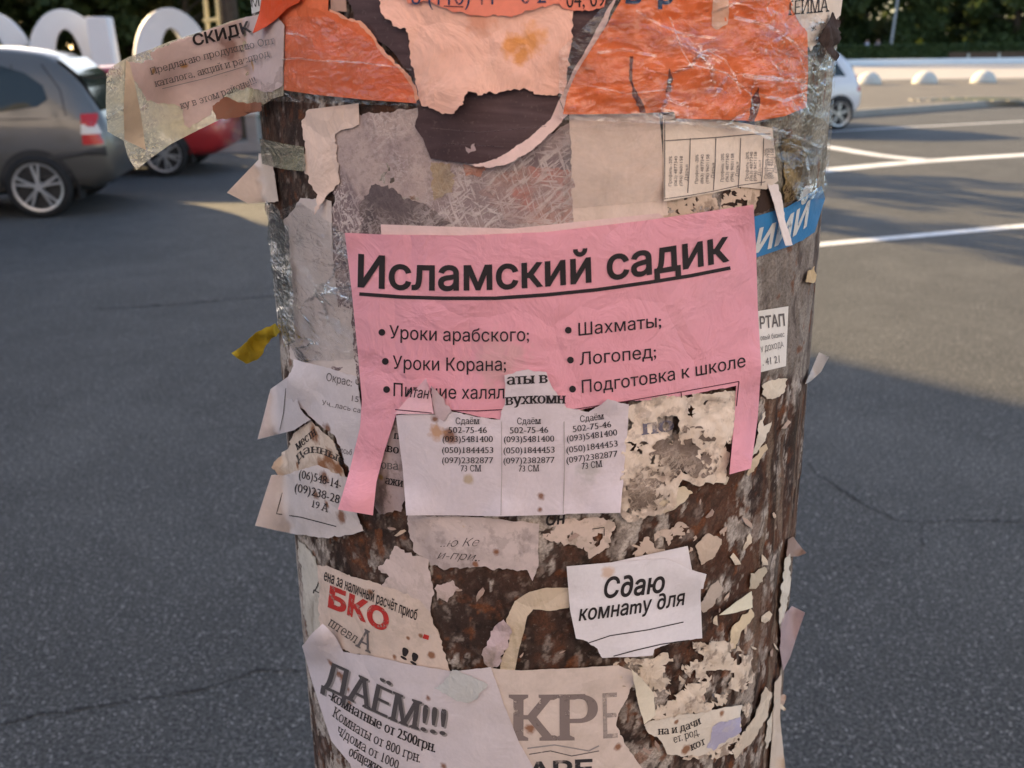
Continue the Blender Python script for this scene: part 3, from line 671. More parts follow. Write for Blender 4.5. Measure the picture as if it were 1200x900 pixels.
# ------------------------------------------------------------------ apartment block outside the frame on the left whose shade covers the near road
def block():
    t = empty('apartment_block', (-10.9, 17.9, 0.0), math.atan2(SUN_DIR[1], SUN_DIR[0]) + R(90)); tag(t, 'pale plastered apartment block left of the road, throwing the long shade', 'building')
    M_pl = plain('pale_plaster', (0.42, 0.38, 0.32, 1), 0.9, 0.1, var=0.1, scale=1)
    bm = bmesh.new(); box_bm(bm, (15, -5, 6.6), (30, 10, 13.2)); bm_obj('wall', bm, M_pl, t)
    bm = bmesh.new(); box_bm(bm, (15, -5, 13.35), (30.8, 10.8, 0.3)); bm_obj('roof', bm, M_kerb, t)
    for fl in range(4):
        for k in range(9):
            for yy in (0.012, -10.012):
                f = bmesh.new(); box_bm(f, (2 + k * 3.25, yy, 2.0 + fl * 3.1), (1.6, 0.1, 1.6)); w = bm_obj('window', f, M_white, t)
                f = bmesh.new(); box_bm(f, (2 + k * 3.25, yy * 1.0 + (0.045 if yy > 0 else -0.045), 2.0 + fl * 3.1), (1.4, 0.04, 1.4)); bm_obj('pane', f, M_glass, w)
block()
def bounce_facade():
    """unseen house added behind the viewer: sunlight bounced off it warms the shaded side of the pole"""
    t = empty('added_bounce_house', (1.0, -7.5, 0.0)); tag(t, 'unseen bluish white house added behind the viewer to bounce sunlight onto the pole', 'building')
    bm = bmesh.new(); box_bm(bm, (0, -5, 6.5), (34, 10, 13)); bm_obj('wall', bm, plain('bluish_bounce_plaster', (0.58, 0.59, 0.72, 1), 0.9, 0.1, var=0.08, scale=1), t)  # wall added as a reflector; its bluish tint cools the bounced sunlight
    bm = bmesh.new(); box_bm(bm, (0, -5, 13.2), (34.8, 10.8, 0.4)); bm_obj('roof', bm, M_kerb, t)
    for fl in range(4):
        for k in range(10):
            f = bmesh.new(); box_bm(f, (-15 + k * 3.3, 0.012, 2.2 + fl * 3.1), (1.3, 0.1, 1.7)); w = bm_obj('window', f, M_white, t)
            f = bmesh.new(); box_bm(f, (-15 + k * 3.3, 0.055, 2.2 + fl * 3.1), (1.1, 0.04, 1.5)); bm_obj('pane', f, M_glass, w)
bounce_facade()

# ================================================================== THE POLE
PHI0 = math.atan2(-PY, -PX)
def pole_mesh():
    ph = np.concatenate([np.linspace(-100, 100, 560), np.linspace(100, 260, 41)[1:-1]])
    zz = np.concatenate([np.linspace(-0.05, 0.88, 25)[:-1], np.linspace(0.88, 1.86, 700), np.linspace(1.86, 7.0, 40)[1:]])
    PH, ZZ = np.meshgrid(PHI0 + np.radians(ph), zz)
    r = PR + PK * np.minimum(ZZ - 1.3, 2.0)
    V = np.stack([PX + r * np.cos(PH), PY + r * np.sin(PH), ZZ], -1).reshape(-1, 3)
    px = to_px(V); X = px[:, 0]; Y = px[:, 1]
    S = (np.tile(ph, len(zz)) * math.pi / 180 * PR); Z = ZZ.ravel()
    wx = S + 0.012 * (fbm(S * 30, Z * 30, 50) - 0.5); wz = Z + 0.012 * (fbm(S * 30, Z * 30, 60) - 0.5)
    def sm(a, b, v): t = np.clip((v - a) / (b - a), 0, 1); return t * t * (3 - 2 * t)
    def lay(c, m, d): c += (np.array(d)[None] - c) * m[:, None]
    # rust ground
    n1 = fbm(wx * 45, wz * 28, 1, 5); n2 = fbm(wx * 120, wz * 100, 2, 4); n3 = fbm(wx * 260, wz * 160, 3, 3)
    C = np.tile(np.array([[0.048, 0.027, 0.022]]), (len(V), 1))
    lay(C, sm(0.45, 0.65, n1), (0.10, 0.043, 0.026)); lay(C, sm(0.52, 0.66, n2) * 0.75, (0.022, 0.014, 0.012))
    lay(C, sm(0.60, 0.74, fbm(wx * 110, wz * 80, 9, 5)) * 0.7, (0.13, 0.048, 0.024)); lay(C, sm(0.58, 0.75, n3) * 0.5, (0.17, 0.12, 0.10))
    # grey-purple film of old glue
    lay(C, sm(0.50, 0.68, 0.55 * fbm(wx * 34, wz * 26, 14, 5) + 0.45 * n2) * 0.45, (0.135, 0.092, 0.075)); lay(C, sm(0.62, 0.70, fbm(wx * 190, wz * 130, 16, 4)) * 0.7, (0.30, 0.24, 0.21)); lay(C, sm(0.60, 0.70, fbm(wx * 230, wz * 190, 18, 3)) * 0.7, (0.016, 0.011, 0.010))
    dsp = 0.0010 * (n1 - 0.5) + 0.0007 * (n2 - 0.5) + 0.0004 * (n3 - 0.5)
    rz = np.exp(-(((X - 880) / 48) ** 2 + ((Y - 570) / 115) ** 2)) + 0.8 * np.exp(-(((X - 700) / 160) ** 2 + ((Y - 650) / 45) ** 2)) + 0.7 * np.exp(-(((X - 905) / 30) ** 2 + ((Y - 760) / 140) ** 2))
    lay(C, np.clip(rz, 0, 1) * sm(0.35, 0.6, fbm(wx * 50, wz * 22, 19, 5)) * 0.75, (0.125, 0.050, 0.027))
    # paper residue: stronger or weaker in places
    cov = np.full(len(V), 0.452)
    def reg(cx, cy, rx, ry, d): return d * np.exp(-(((X - cx) / rx) ** 2 + ((Y - cy) / ry) ** 2))
    cov += reg(650, 715, 150, 80, -0.16) + reg(870, 540, 60, 90, -0.12) + reg(330, 190, 30, 60, -0.25) + reg(850, 740, 90, 130, 0.05) + reg(360, 700, 25, 70, 0.18) + reg(930, 350, 45, 75, 0.05) + reg(700, 620, 120, 30, 0.10)
    cov += reg(455, 580, 40, 70, -0.2) + reg(800, 830, 100, 80, 0.06)
    res = 0.50 * fbm(wx * 42, wz * 20, 21, 5, 0.6) + 0.50 * fbm(wx * 120, wz * 62, 25, 5, 0.6)
    m = sm(0.0, 0.012, res - (1.0 - cov) + 0.02)
    tone = fbm(wx * 70, wz * 70, 31, 4)[:, None]
    pc = np.array([[0.47, 0.39, 0.34]]) * (1 - tone) + np.array([[0.60, 0.54, 0.49]]) * tone
    C += (pc * (0.72 + 0.5 * n2[:, None]) - C) * (m * 0.93)[:, None]
    lay(C, m * sm(0.50, 0.64, fbm(wx * 150, wz * 120, 35, 4)) * 0.7, (0.19, 0.15, 0.13)); lay(C, m * sm(0.60, 0.68, fbm(wx * 90, wz * 60, 37, 4)) * 0.8, (0.07, 0.045, 0.035))
    dsp += 0.0006 * m
    # old film layers under tape on the right, taupe crust below the blue sticker
    g1 = sm(878, 900, X) * (1 - sm(436, 446, Y + 6 * (n1 - 0.5))) * sm(225, 262, Y + 20 * (n1 - 0.5))
    crust = np.array([[0.235, 0.195, 0.17]]) * (0.55 + 0.9 * fbm(wx * 80, wz * 55, 41, 5)[:, None])
    C += (crust - C) * (g1 * 0.92)[:, None]
    lay(C, g1 * sm(0.57, 0.64, fbm(wx * 60, wz * 30, 44, 5)) * 0.8, (0.085, 0.062, 0.055)); lay(C, g1 * sm(0.60, 0.66, fbm(wx * 75, wz * 40, 47, 4)) * 0.8, (0.36, 0.31, 0.27))
    g2 = sm(890, 905, X) * (1 - sm(225, 245, Y))
    crust2 = np.array([[0.36, 0.32, 0.25]]) * (0.6 + 0.8 * fbm(wx * 60, wz * 60, 71, 5)[:, None])
    C += (crust2 - C) * (g2 * 0.95)[:, None]
    lay(C, g2 * sm(0.54, 0.62, fbm(wx * 45, wz * 45, 74, 4)) * 0.7, (0.12, 0.10, 0.07))
    # rust specks
    sp = sm(0.72, 0.78, fbm(wx * 105, wz * 105, 81, 3, 0.4)); lay(C, sp * 0.7, (0.20, 0.066, 0.024))
    # vertical bark-like streaks on the right limb
    g3 = sm(855, 900, X) * sm(440, 480, Y)
    st = fbm(wx * 160, wz * 14, 91, 4)
    lay(C, g3 * sm(0.52, 0.60, st) * 0.75, (0.035, 0.022, 0.016)); lay(C, g3 * sm(0.56, 0.62, fbm(wx * 130, wz * 10, 95, 4)) * 0.5, (0.33, 0.255, 0.195)); lay(C, g3 * sm(0.50, 0.66, fbm(wx * 90, wz * 16, 97, 5)) * 0.7, (0.115, 0.050, 0.028))
    dsp += g3 * 0.0022 * (st - 0.5)
    dsp += 0.0022 * (fbm(S * 9, Z * 7, 99, 3) - 0.5)
    V[:, 0] += np.cos(PH.ravel()) * dsp; V[:, 1] += np.sin(PH.ravel()) * dsp
    nc = len(ph); nr = len(zz)
    i = np.arange(nr - 1)[:, None] * nc; j = np.arange(nc)[None]; j2 = (j + 1) % nc
    Fq = np.stack([i + j, i + j2, i + nc + j2, i + nc + j], -1).reshape(-1, 4).astype(np.int32)
    me = bpy.data.meshes.new('street_pole')
    me.vertices.add(len(V)); me.vertices.foreach_set('co', (V - np.array([PX, PY, 0])).ravel())
    me.loops.add(Fq.size); me.loops.foreach_set('vertex_index', Fq.ravel())
    me.polygons.add(len(Fq)); me.polygons.foreach_set('loop_start', np.arange(0, Fq.size, 4, dtype=np.int32))
    me.update(calc_edges=True); me.shade_smooth()
    at = me.color_attributes.new('surface', 'FLOAT_COLOR', 'POINT'); at.data.foreach_set('color', np.hstack([np.clip(C, 0.004, 0.9), np.ones((len(V), 1))]).astype(np.float32).ravel())
    t = NT('rusty_pole')
    a = t.n.new('ShaderNodeAttribute'); a.attribute_name = 'surface'
    c = t.mix(t.ramp(t.noise(520, 4, 0.7), (0.40, 0.66, 0.0, 0.55)), a.outputs['Color'], (0.025, 0.018, 0.014, 1))
    c = t.mix(t.ramp(t.noise(330, 3, 0.7), (0.60, 0.74, 0.0, 0.35)), c, (0.30, 0.24, 0.20, 1))
    nb = t.bump(t.noise(190, 5, 0.7), 0.7, 0.0016); nb = t.bump(t.noise(700, 3), 0.4, 0.0006, nb)
    o = link_mesh('street_pole', me, t.done(c, 0.82, 0.22, nb)); o.location = (PX, PY, 0)
    return tag(o, 'thick rusty street pole covered in glued and torn paper notices', 'pole')
POLE = pole_mesh()

# ------------------------------------------------------------------ sheets of paper
def inside(poly, q):
    x, y = q[:, 0], q[:, 1]; c = np.zeros(len(q), bool); n = len(poly)
    for i in range(n):
        x1, y1 = poly[i]; x2, y2 = poly[(i + 1) % n]
        k = (y1 > y) != (y2 > y)
        with np.errstate(divide='ignore', invalid='ignore'):
            c ^= k & (x < (x2 - x1) * (y - y1) / (y2 - y1 + 1e-12) + x1)
    return c

def rough_outline(pts, torn, seed, clean=7.0, step=2.4):
    """trace an outline: cut edges stay straight, torn ones get a ragged line; a point written (x, y, 0) starts a cut
    edge, (x, y, 2) an edge torn twice as raggedly"""
    out = []; n = len(pts)
    for i in range(n):
        p = pts[i]; q = pts[(i + 1) % n]; amp = torn * (p[2] if len(p) > 2 else 1.0)
        L = math.hypot(q[0] - p[0], q[1] - p[1]); m = max(1, int(round(L / (step if amp else clean))))
        nx, ny = -(q[1] - p[1]) / (L + 1e-9), (q[0] - p[0]) / (L + 1e-9)
        for k in range(m):
            t = k / m; w = min(1, 4 * t, 4 * (1 - t)) if L > 8 else 0
            off = 0
            if amp:
                s = i * 91.7 + t * L
                off = w * amp * (7.0 * (float(fbm(s / 16, 0.5, seed, 3, 0.6)) - 0.5) + 3.2 * (float(vnoise(s / 3.1, 3.3, seed + 9)) - 0.5))
            out.append((p[0] + (q[0] - p[0]) * t + nx * off, p[1] + (q[1] - p[1]) * t + ny * off))
    return np.array(out)

class Sheet:
    """one sheet glued to the pole. h: metres above the pole's skin; curls: (x, y, radius, lift) places where it stands off"""
    def __init__(s, name, label, cat, outline, h, mat=None, col=None, torn=1.0, curls=(), wr=0.0004, wl=24, grid=8.0, holes=None, seed=None, parent=None, group=None, thick=0.0003, out=(), spots=(), step=2.4, **mk):
        s.h, s.curls, s.wr, s.wl, s.out = h, curls, wr, wl, out
        s.seed = seed if seed is not None else abs(hash_(label or name + str(outline[0]))) % 9973
        poly = rough_outline(outline, torn, s.seed, step=step)
        lo = poly.min(0); hi = poly.max(0)
        gx, gy = np.meshgrid(np.arange(lo[0], hi[0], grid), np.arange(lo[1], hi[1], grid))
        q = np.stack([gx.ravel(), gy.ravel()], -1) + np.random.default_rng(s.seed).uniform(-0.3, 0.3, (gx.size, 2)) * grid
        q = q[inside(poly, q)]
        if len(q):
            d2 = ((q[:, None] - poly[None]) ** 2).sum(-1).min(1); q = q[d2 > (grid * 0.35) ** 2]
        r = delaunay_2d_cdt([Vector(p) for p in poly] + [Vector(p) for p in q], [], [list(range(len(poly)))], 1, 1e-4)
        xy = np.array([tuple(p) for p in r[0]]); faces = np.array([f for f in r[2] if len(f) == 3])
        if holes:
            sc_, thr = holes[:2]; cen = xy[faces].mean(1)
            k = 0.6 * fbm(cen[:, 0] / sc_, cen[:, 1] / sc_, s.seed + 3, 4) + 0.4 * fbm(cen[:, 0] / (sc_ * 0.35), cen[:, 1] / (sc_ * 0.35), s.seed + 5, 3) < thr
            faces = faces[k]
        W = s.at(xy)
        s.org = W.mean(0) if parent is None else parent.org
        me = bpy.data.meshes.new(name); me.from_pydata([tuple(v) for v in W - s.org], [], [tuple(int(i) for i in f[::-1]) for f in faces]); me.validate()
        bm = bmesh.new(); bm.from_mesh(me); bmesh.ops.delete(bm, geom=[v for v in bm.verts if not v.link_faces], context='VERTS'); bm.to_mesh(me); bm.free()
        me.shade_smooth()
        if mat is None:
            loc = [tuple(s.at([(x, y)])[0] - s.org) + (rr,) for x, y, rr in [(p[0], p[1], p[2]) for p in spots]]
            sp = [((l[0], l[1], l[2]), l[3] * 0.00062, (p[3] if len(p) > 3 else RUST)) for l, p in zip(loc, spots)]
            if max(col[:3]) > 0.4 and min(col[:3]) / max(col[:3]) > 0.5: col = (min(0.92, col[0] * 1.03), min(0.92, col[1] * 1.07), min(0.92, col[2] * 1.12), 1)
            mat = paper_mat(name + '_paper', col, spots=sp, **mk)
        s.mat = mat
        s.o = link_mesh(name, me, mat, parent.o if parent else None)
        if parent is None: s.o.location = s.org
        if thick:
            md = s.o.modifiers.new('thickness', 'SOLIDIFY'); md.thickness = thick; md.offset = -1; md.use_rim = False
        if label or cat: tag(s.o, label, cat if parent is None else None, group)
    def lift(s, xy):
        xy = np.asarray(xy, float).reshape(-1, 2)
        h = s.h + s.wr * 2 * (fbm(xy[:, 0] / s.wl, xy[:, 1] / s.wl, s.seed + 1, 3) - 0.35)
        for c in s.curls:
            d = np.hypot(xy[:, 0] - c[0], xy[:, 1] - c[1]) / c[2]; t = np.clip(1 - d, 0, 1); h = h + c[3] * t * t * (3 - 2 * t)
        return h
    def at(s, xy, e=0.0):
        xy = np.asarray(xy, float).reshape(-1, 2); o = np.zeros(len(xy))
        for c in s.out:
            d = np.hypot(xy[:, 0] - c[0], xy[:, 1] - c[1]) / c[2]; t = np.clip(1 - d, 0, 1); o = o + c[3] * t * t * (3 - 2 * t)
        if len(s.out): o = o + 0.006 * (fbm(xy[:, 0] / 30, xy[:, 1] / 30, s.seed + 2, 3) - 0.5)
        return on_pole(xy, s.lift(xy) + e, o - e)

def hash_(s):
    v = 7
    for ch in s: v = (v * 131 + ord(ch)) & 0x7fffffff
    return v

INK = ink_mat('black_ink', (0.030, 0.025, 0.027, 1)); INK_W = ink_mat('worn_black_ink', (0.05, 0.042, 0.042, 1), 0.6); INK_G = ink_mat('faded_ink', (0.24, 0.19, 0.18, 1), 0.25)
INK_S = ink_mat('shadow_print', (0.30, 0.27, 0.27, 1)); INK_R = ink_mat('red_ink', (0.50, 0.035, 0.03, 1), 0.5); INK_P = ink_mat('maroon_ink', (0.075, 0.022, 0.032, 1)); INK_B = ink_mat('dark_blue_ink', (0.02, 0.05, 0.12, 1), 0.3)
INK_L = ink_mat('grey_ink', (0.14, 0.12, 0.12, 1), 0.3); PRINT_W = ink_mat('pale_print', (0.62, 0.62, 0.60, 1), 0.35)

INK_C = ink_mat('paper_fold', (0.46, 0.40, 0.40, 1))

def baseline(pts):
    pts = np.array(pts, float); L = np.concatenate([[0], np.cumsum(np.hypot(*np.diff(pts, axis=0).T))]); T = L / L[-1]
    k = min(len(pts) - 1, 3); return np.polyfit(T, pts[:, 0], k), np.polyfit(T, pts[:, 1], k), L[-1]

def glyph_loops(body, slant, res=4):
    cu = bpy.data.curves.new('t', 'FONT'); cu.body = body; cu.shear = slant
    ob = bpy.data.objects.new('t', cu); COL.objects.link(ob)
    cv = ob.to_curve(bpy.context.evaluated_depsgraph_get(), apply_modifiers=False); loops = []
    for sp in cv.splines:
        bp = sp.bezier_points; n = len(bp); L = []
        for i in range(n):
            p0, p1, p2, p3 = (np.array(v[:2]) for v in (bp[i].co, bp[i].handle_right, bp[(i + 1) % n].handle_left, bp[(i + 1) % n].co))
            d = p3 - p0; ln = np.hypot(*d)
            bend = ln < 1e-6 or max(abs(d[0] * (q - p0)[1] - d[1] * (q - p0)[0]) / max(ln, 1e-6) for q in (p1, p2)) > 0.004
            for k in range(res if bend else 1):
                t = k / res
                L.append(p0 * (1 - t) ** 3 + 3 * p1 * t * (1 - t) ** 2 + 3 * p2 * t * t * (1 - t) + p3 * t ** 3)
        L = np.array(L); keep = np.hypot(*(L - np.roll(L, 1, 0)).T) > 1e-4; L = L[keep]
        if len(L) > 2: loops.append(L)
    ob.to_curve_clear(); bpy.data.objects.remove(ob); bpy.data.curves.remove(cu)
    return loops

def text(sh, s, pts, cap, ink=INK, bold=0.0, slant=0.0, serif=False, up=0.5, e=0.00022, name='lettering', shift=(0, 0)):
    """printed words: baseline through pts, cap height in the units of the traced outline; every letter lies on the sheet"""
    loops = glyph_loops(s, slant, 4 if cap > 9 else 3)
    ar = [0.5 * np.sum(L[:, 0] * np.roll(L[:, 1], -1) - L[:, 1] * np.roll(L[:, 0], -1)) for L in loops]
    order = sorted(range(len(loops)), key=lambda i: -abs(ar[i])); done = []
    for i in order:                        # turn every letter the same way round, whichever font it came from
        L = loops[i]; c = L.mean(0); flip = ar[i] < 0
        for j, (lo_, hi_), f in done:
            if lo_[0] - 0.01 < c[0] < hi_[0] + 0.01 and lo_[1] - 0.02 < c[1] < hi_[1] + 0.02: flip = f; break
        done.append((i, (L.min(0), L.max(0)), flip))
    for i, _, f in done:
        if f: loops[i] = loops[i][::-1]
    sg = 1
    slabs = []
    if serif:
        for L in loops:
            M2 = np.roll(L, -1, 0)
            for a, b in zip(L, M2):
                if abs(a[1] - b[1]) < 0.006 and 0.05 < abs(a[0] - b[0]) < 0.26:
                    y = a[1]; d = (1 if b[0] > a[0] else -1) * sg
                    if (abs(y) < 0.02 and d > 0) or ((abs(y - 0.727) < 0.02 or abs(y - 0.546) < 0.02) and d < 0):
                        x0, x1 = min(a[0], b[0]) - 0.095, max(a[0], b[0]) + 0.095; k = slant * 0.0
                        q = np.array([(x0, y), (x1, y), (x1, y + d * 0.045), ((x0 + x1) / 2 + 0.07, y + d * 0.085), ((x0 + x1) / 2 - 0.07, y + d * 0.085), (x0, y + d * 0.045)])
                        slabs.append(q if (d > 0) == (sg > 0) else q[::-1])
    bxo, byo = (bold * 1.15 + 0.004, bold * 0.2 - 0.010) if serif else (bold, bold)
    out = []
    for L in loops:
        d1 = L - np.roll(L, 1, 0); d2 = np.roll(L, -1, 0) - L
        n1 = np.stack([d1[:, 1], -d1[:, 0]], -1) * sg; n2 = np.stack([d2[:, 1], -d2[:, 0]], -1) * sg
        n1 /= np.linalg.norm(n1, axis=1)[:, None] + 1e-9; n2 /= np.linalg.norm(n2, axis=1)[:, None] + 1e-9
        m = n1 + n2; q = (m * m).sum(1); m = m * np.minimum(2 / np.maximum(q, 1e-6), 1.2)[:, None]
        out.append(L + m * np.array([bxo, byo]))
    loops = out + slabs
    allp = np.vstack(loops); x0, x1 = allp[:, 0].min(), allp[:, 0].max()
    fx, fy, LL = baseline(pts); kx = LL / (x1 - x0); ky = cap / 0.727
    dense = []; E = []; c = 0
    for L in loops:
        P2 = []
        for a, b in zip(L, np.roll(L, -1, 0)):
            m = max(1, int(np.hypot((b[0] - a[0]) * kx, (b[1] - a[1]) * ky) / 7)); P2 += [a + (b - a) * t / m for t in range(m)]
        n = len(P2); dense += P2; E += [(c + i, c + (i + 1) % n) for i in range(n)]; c += n
    A_ = np.array([dense[i] for i, j in E]); B_ = np.array([dense[j] for i, j in E])
    extra = []
    if cap > 18:
        g = np.meshgrid(np.arange(x0, x1, 9 / kx), np.arange(allp[:, 1].min(), allp[:, 1].max(), 9 / ky)); extra = list(np.stack([g[0].ravel(), g[1].ravel()], -1))
    r = delaunay_2d_cdt([Vector(p) for p in dense] + [Vector(p) for p in extra], E, [], 0, 1e-6)
    co = np.array([tuple(p) for p in r[0]]); F = np.array(r[2]); cen = co[F].mean(1)
    wind = np.zeros(len(cen), int)
    for a in range(0, len(cen), 4000):
        q = cen[a:a + 4000, None]; y = q[..., 1]
        isl = (B_[None, :, 0] - A_[None, :, 0]) * (y - A_[None, :, 1]) - (q[..., 0] - A_[None, :, 0]) * (B_[None, :, 1] - A_[None, :, 1])
        upw = (A_[None, :, 1] <= y) & (B_[None, :, 1] > y) & (isl > 0); dnw = (A_[None, :, 1] > y) & (B_[None, :, 1] <= y) & (isl < 0)
        wind[a:a + 4000] = upw.sum(1) - dnw.sum(1)
    F = F[wind != 0]; used = np.unique(F); remap = -np.ones(len(co), int); remap[used] = np.arange(len(used)); F = remap[F]; co = co[used]
    T = (co[:, 0] - x0) / (x1 - x0); bx = np.polyval(fx, T); by = np.polyval(fy, T)
    tx = np.polyval(np.polyder(fx), T); ty = np.polyval(np.polyder(fy), T); n = np.hypot(tx, ty); tx /= n; ty /= n
    ux, uy = ty * up, -tx * up - (1 - up); m = np.hypot(ux, uy); ux /= m; uy /= m
    hh = co[:, 1] * ky
    xy = np.stack([bx + ux * hh + shift[0], by + uy * hh + shift[1]], -1)
    return mesh_from(name, sh.at(xy, e) - sh.org, F, ink, sh.o)

def rule(sh, pts, w, ink=INK, e=0.0002, name='printed_line'):
    p = np.array(pts, float); L = []
    for i in range(len(p) - 1):
        m = max(1, int(np.hypot(*(p[i + 1] - p[i])) / 5)); L += [p[i] + (p[i + 1] - p[i]) * k / m for k in range(m)]
    L.append(p[-1]); L = np.array(L); d = np.gradient(L, axis=0); d /= np.linalg.norm(d, axis=1)[:, None] + 1e-9; nn = np.stack([-d[:, 1], d[:, 0]], -1) * w / 2
    v = np.vstack([sh.at(L + nn, e), sh.at(L - nn, e)]) - sh.org; N = len(L)
    return mesh_from(name, v, [(i, i + 1, N + i + 1, N + i) for i in range(N - 1)], ink, sh.o)

def dot(sh, x, y, r, ink=INK, name='bullet', e=0.0002):
    a = np.linspace(0, 6.28319, 17)[:-1]; xy = np.stack([x + r * np.cos(a), y + r * np.sin(a)], -1)
    return mesh_from(name, sh.at(xy, e) - sh.org, [range(16)][::1], ink, sh.o)

def zone(sh, name, outline, mat, e=0.0003, torn=1.0, thick=0.0, **k):
    """a part of a sheet lying on it: a patch of print, a strip of tape, a torn rim"""
    return Sheet(name, None, None, outline, sh.h + e, mat, torn=torn, parent=sh, curls=sh.curls, wr=sh.wr, wl=sh.wl, seed=sh.seed, out=sh.out, thick=thick, **k)

FILM = film_mat('clear_tape', 0.015, bump=0.9); FILM_D = film_mat('dirty_tape', 0.30, (0.40, 0.37, 0.24, 1), 0.12, bump=0.7)
FILM_R = film_mat('wrinkled_tape', 0.02, (0.85, 0.84, 0.78, 1), 0.25, scale=60, bump=1.0, crinkle=True)
def streaked(name, a, b, c):
    t = NT(name)
    n = t.noise(1.0, 4, 0.6, vec=t.mapping((14, 14, 150), (0, 0.12, 0)), dist=0.6)
    col = t.mix(t.ramp(n, (0.35, 0.65, 0, 1)), a, b); col = t.mix(t.ramp(t.noise(18, 4), (0.5, 0.7, 0, 0.7)), col, c)
    col = t.mix(t.ramp(t.noise(500, 2), (0.62, 0.72, 0, 0.3)), col, (0.2, 0.14, 0.13, 1))
    return t.done(col, 0.6, 0.25, t.bump(t.noise(30, 4, 0.6), 0.4, 0.003))
white = lambda r, g, b: lin(r, g, b)
P_ = lambda *a, **k: Sheet(*a, **k)
OG = None

# --- the ground layer of old posters
s = P_('poster_remains', 'mottled grey pink poster scraped to bare fibres above the pink notice', 'poster remains', [(392, 140), (490, 126), (600, 185), (672, 140), (674, 268), (450, 276, 1), (418, 470), (390, 472, 1), (386, 330)], 0.0013,
       fuzz_mat('scraped_fibres', (0.47, 0.36, 0.335, 1), (0.30, 0.225, 0.225, 1), (0.19, 0.14, 0.15, 1), (0.64, 0.54, 0.52, 1)), torn=1.2)
zone(s, 'yellow_stain', [(505, 190), (528, 192), (530, 225), (508, 235)], fuzz_mat('yellowed_fibres', (0.42, 0.30, 0.19, 1), (0.36, 0.26, 0.19, 1), (0.25, 0.19, 0.15, 1), (0.5, 0.42, 0.34, 1)), torn=2)
zone(s, 'red_print', [(543, 192), (572, 197), (560, 207), (545, 206)], fuzz_mat('red_fibres', (0.50, 0.15, 0.09, 1), (0.42, 0.2, 0.15, 1), (0.3, 0.16, 0.13, 1), (0.5, 0.35, 0.3, 1)), torn=2)
zone(s, 'pink_print', [(560, 225), (600, 200), (640, 195), (672, 200), (672, 262), (600, 262)], fuzz_mat('pink_fibres', (0.42, 0.25, 0.215, 1), (0.34, 0.235, 0.225, 1), (0.45, 0.20, 0.17, 1), (0.55, 0.44, 0.42, 1)), torn=2, e=0.0002)
zone(s, 'dark_print', [(420, 240), (440, 215), (500, 240), (530, 262), (460, 272), (425, 300)], fuzz_mat('dark_fibres', (0.13, 0.10, 0.105, 1), (0.19, 0.145, 0.14, 1), (0.09, 0.075, 0.08, 1), (0.42, 0.35, 0.34, 1)), torn=2, e=0.00025)
s = P_('old_notice', 'blank cream pink notice under cloudy tape right of the scraped poster', 'notice', [(667, 132, 0), (772, 128, 0), (783, 252, 0), (672, 266, 1)], 0.0016, col=lin(222, 196, 180), torn=0.6, stain=0.5, dirt=(0.45, 0.33, 0.25, 1), mottled=0.12)
zone(s, 'tape_strip', [(660, 150), (780, 140), (780, 235), (660, 245)], film_mat('cloudy_tape', 0.10, (0.8, 0.72, 0.66, 1), 0.1, bump=0.5), torn=0.4, e=0.0005)
s = P_('old_notice', 'cream notice with soiled brown lower edge beneath the slips with sideways print', 'notice', [(760, 232), (850, 205), (905, 215), (890, 245, 1.5), (830, 262), (770, 262)], 0.0014, col=lin(205, 178, 155), torn=1.5, stain=0.6, mottled=0.5, dirt=(0.16, 0.10, 0.07, 1), holes=(14, 0.60), grid=3.5)
s = P_('tear_off_notice', 'cream notice whose uncut slips carry small sideways print, below the orange sheet', 'notice', [(777, 135, 0), (800, 132, 0), (905, 150, 0), (912, 212, 0), (898, 222, 0), (868, 219, 0), (836, 226, 0), (808, 231, 0), (778, 236, 0)], 0.0024,
       col=lin(226, 205, 186), torn=0, stain=0.35, curls=((778, 236, 35, 0.003), (905, 205, 30, 0.004)), dirt=(0.4, 0.32, 0.25, 1), spec=0.3)
rule(s, [(778, 165), (840, 161), (885, 157), (903, 157)], 1.1, INK_L); rule(s, [(779, 140), (779, 234)], 1.0, INK_L); rule(s, [(779, 233), (808, 229), (836, 224), (868, 217), (897, 213)], 0.9, INK_L)
for x in (808, 838, 867, 894): rule(s, [(x + 1, 162), (x, 195), (x - 2, 226 - (x - 808) * 0.10)], 1.0, INK_L)
for k, (x, dx, y0, y1) in enumerate(((784, 6.3, 218, 183), (815, 6.3, 215, 181), (845, 5.8, 213, 180), (874, 4.8, 212, 178), (896, 3.6, 209, 174))):
    for j, w in enumerate(('Профиль -20%', '(063) 4877340', '(096) 9601158', 'Дарья')):
        text(s, w, [(x + dx * j + 3, y0 - (6 if j == 3 else 0)), (x + dx * j + 3.6, y1 + (10 if j == 3 else 0))], 3.7, INK_L, up=1.0)
s = P_('amber_scrap', 'shiny amber and dark brown scrap under tape at the right limb of the pole', 'scrap', [(916, 160), (938, 165), (945, 185), (938, 215), (930, 235), (920, 238), (918, 200)], 0.0018, fuzz_mat('amber_paper', (0.12, 0.075, 0.035, 1), (0.40, 0.29, 0.12, 1), (0.045, 0.025, 0.018, 1), (0.35, 0.25, 0.14, 1)), torn=1.2)
s = P_('blue_sticker', 'blue sticker with tall slanting white letters on the right limb', 'sticker', [(877, 256, 0), (922, 243, 0), (963, 218, 0), (967, 232, 0), (955, 272, 1), (930, 287, 0), (880, 304, 0)], 0.0019, col=(0.012, 0.17, 0.40, 1), torn=0.8, stain=0.3, spec=0.4, rough=0.5)
text(s, 'ИИЙ', [(884, 296), (922, 281), (950, 260)], 26, PRINT_W, 0.03, 0.25, up=0.0)
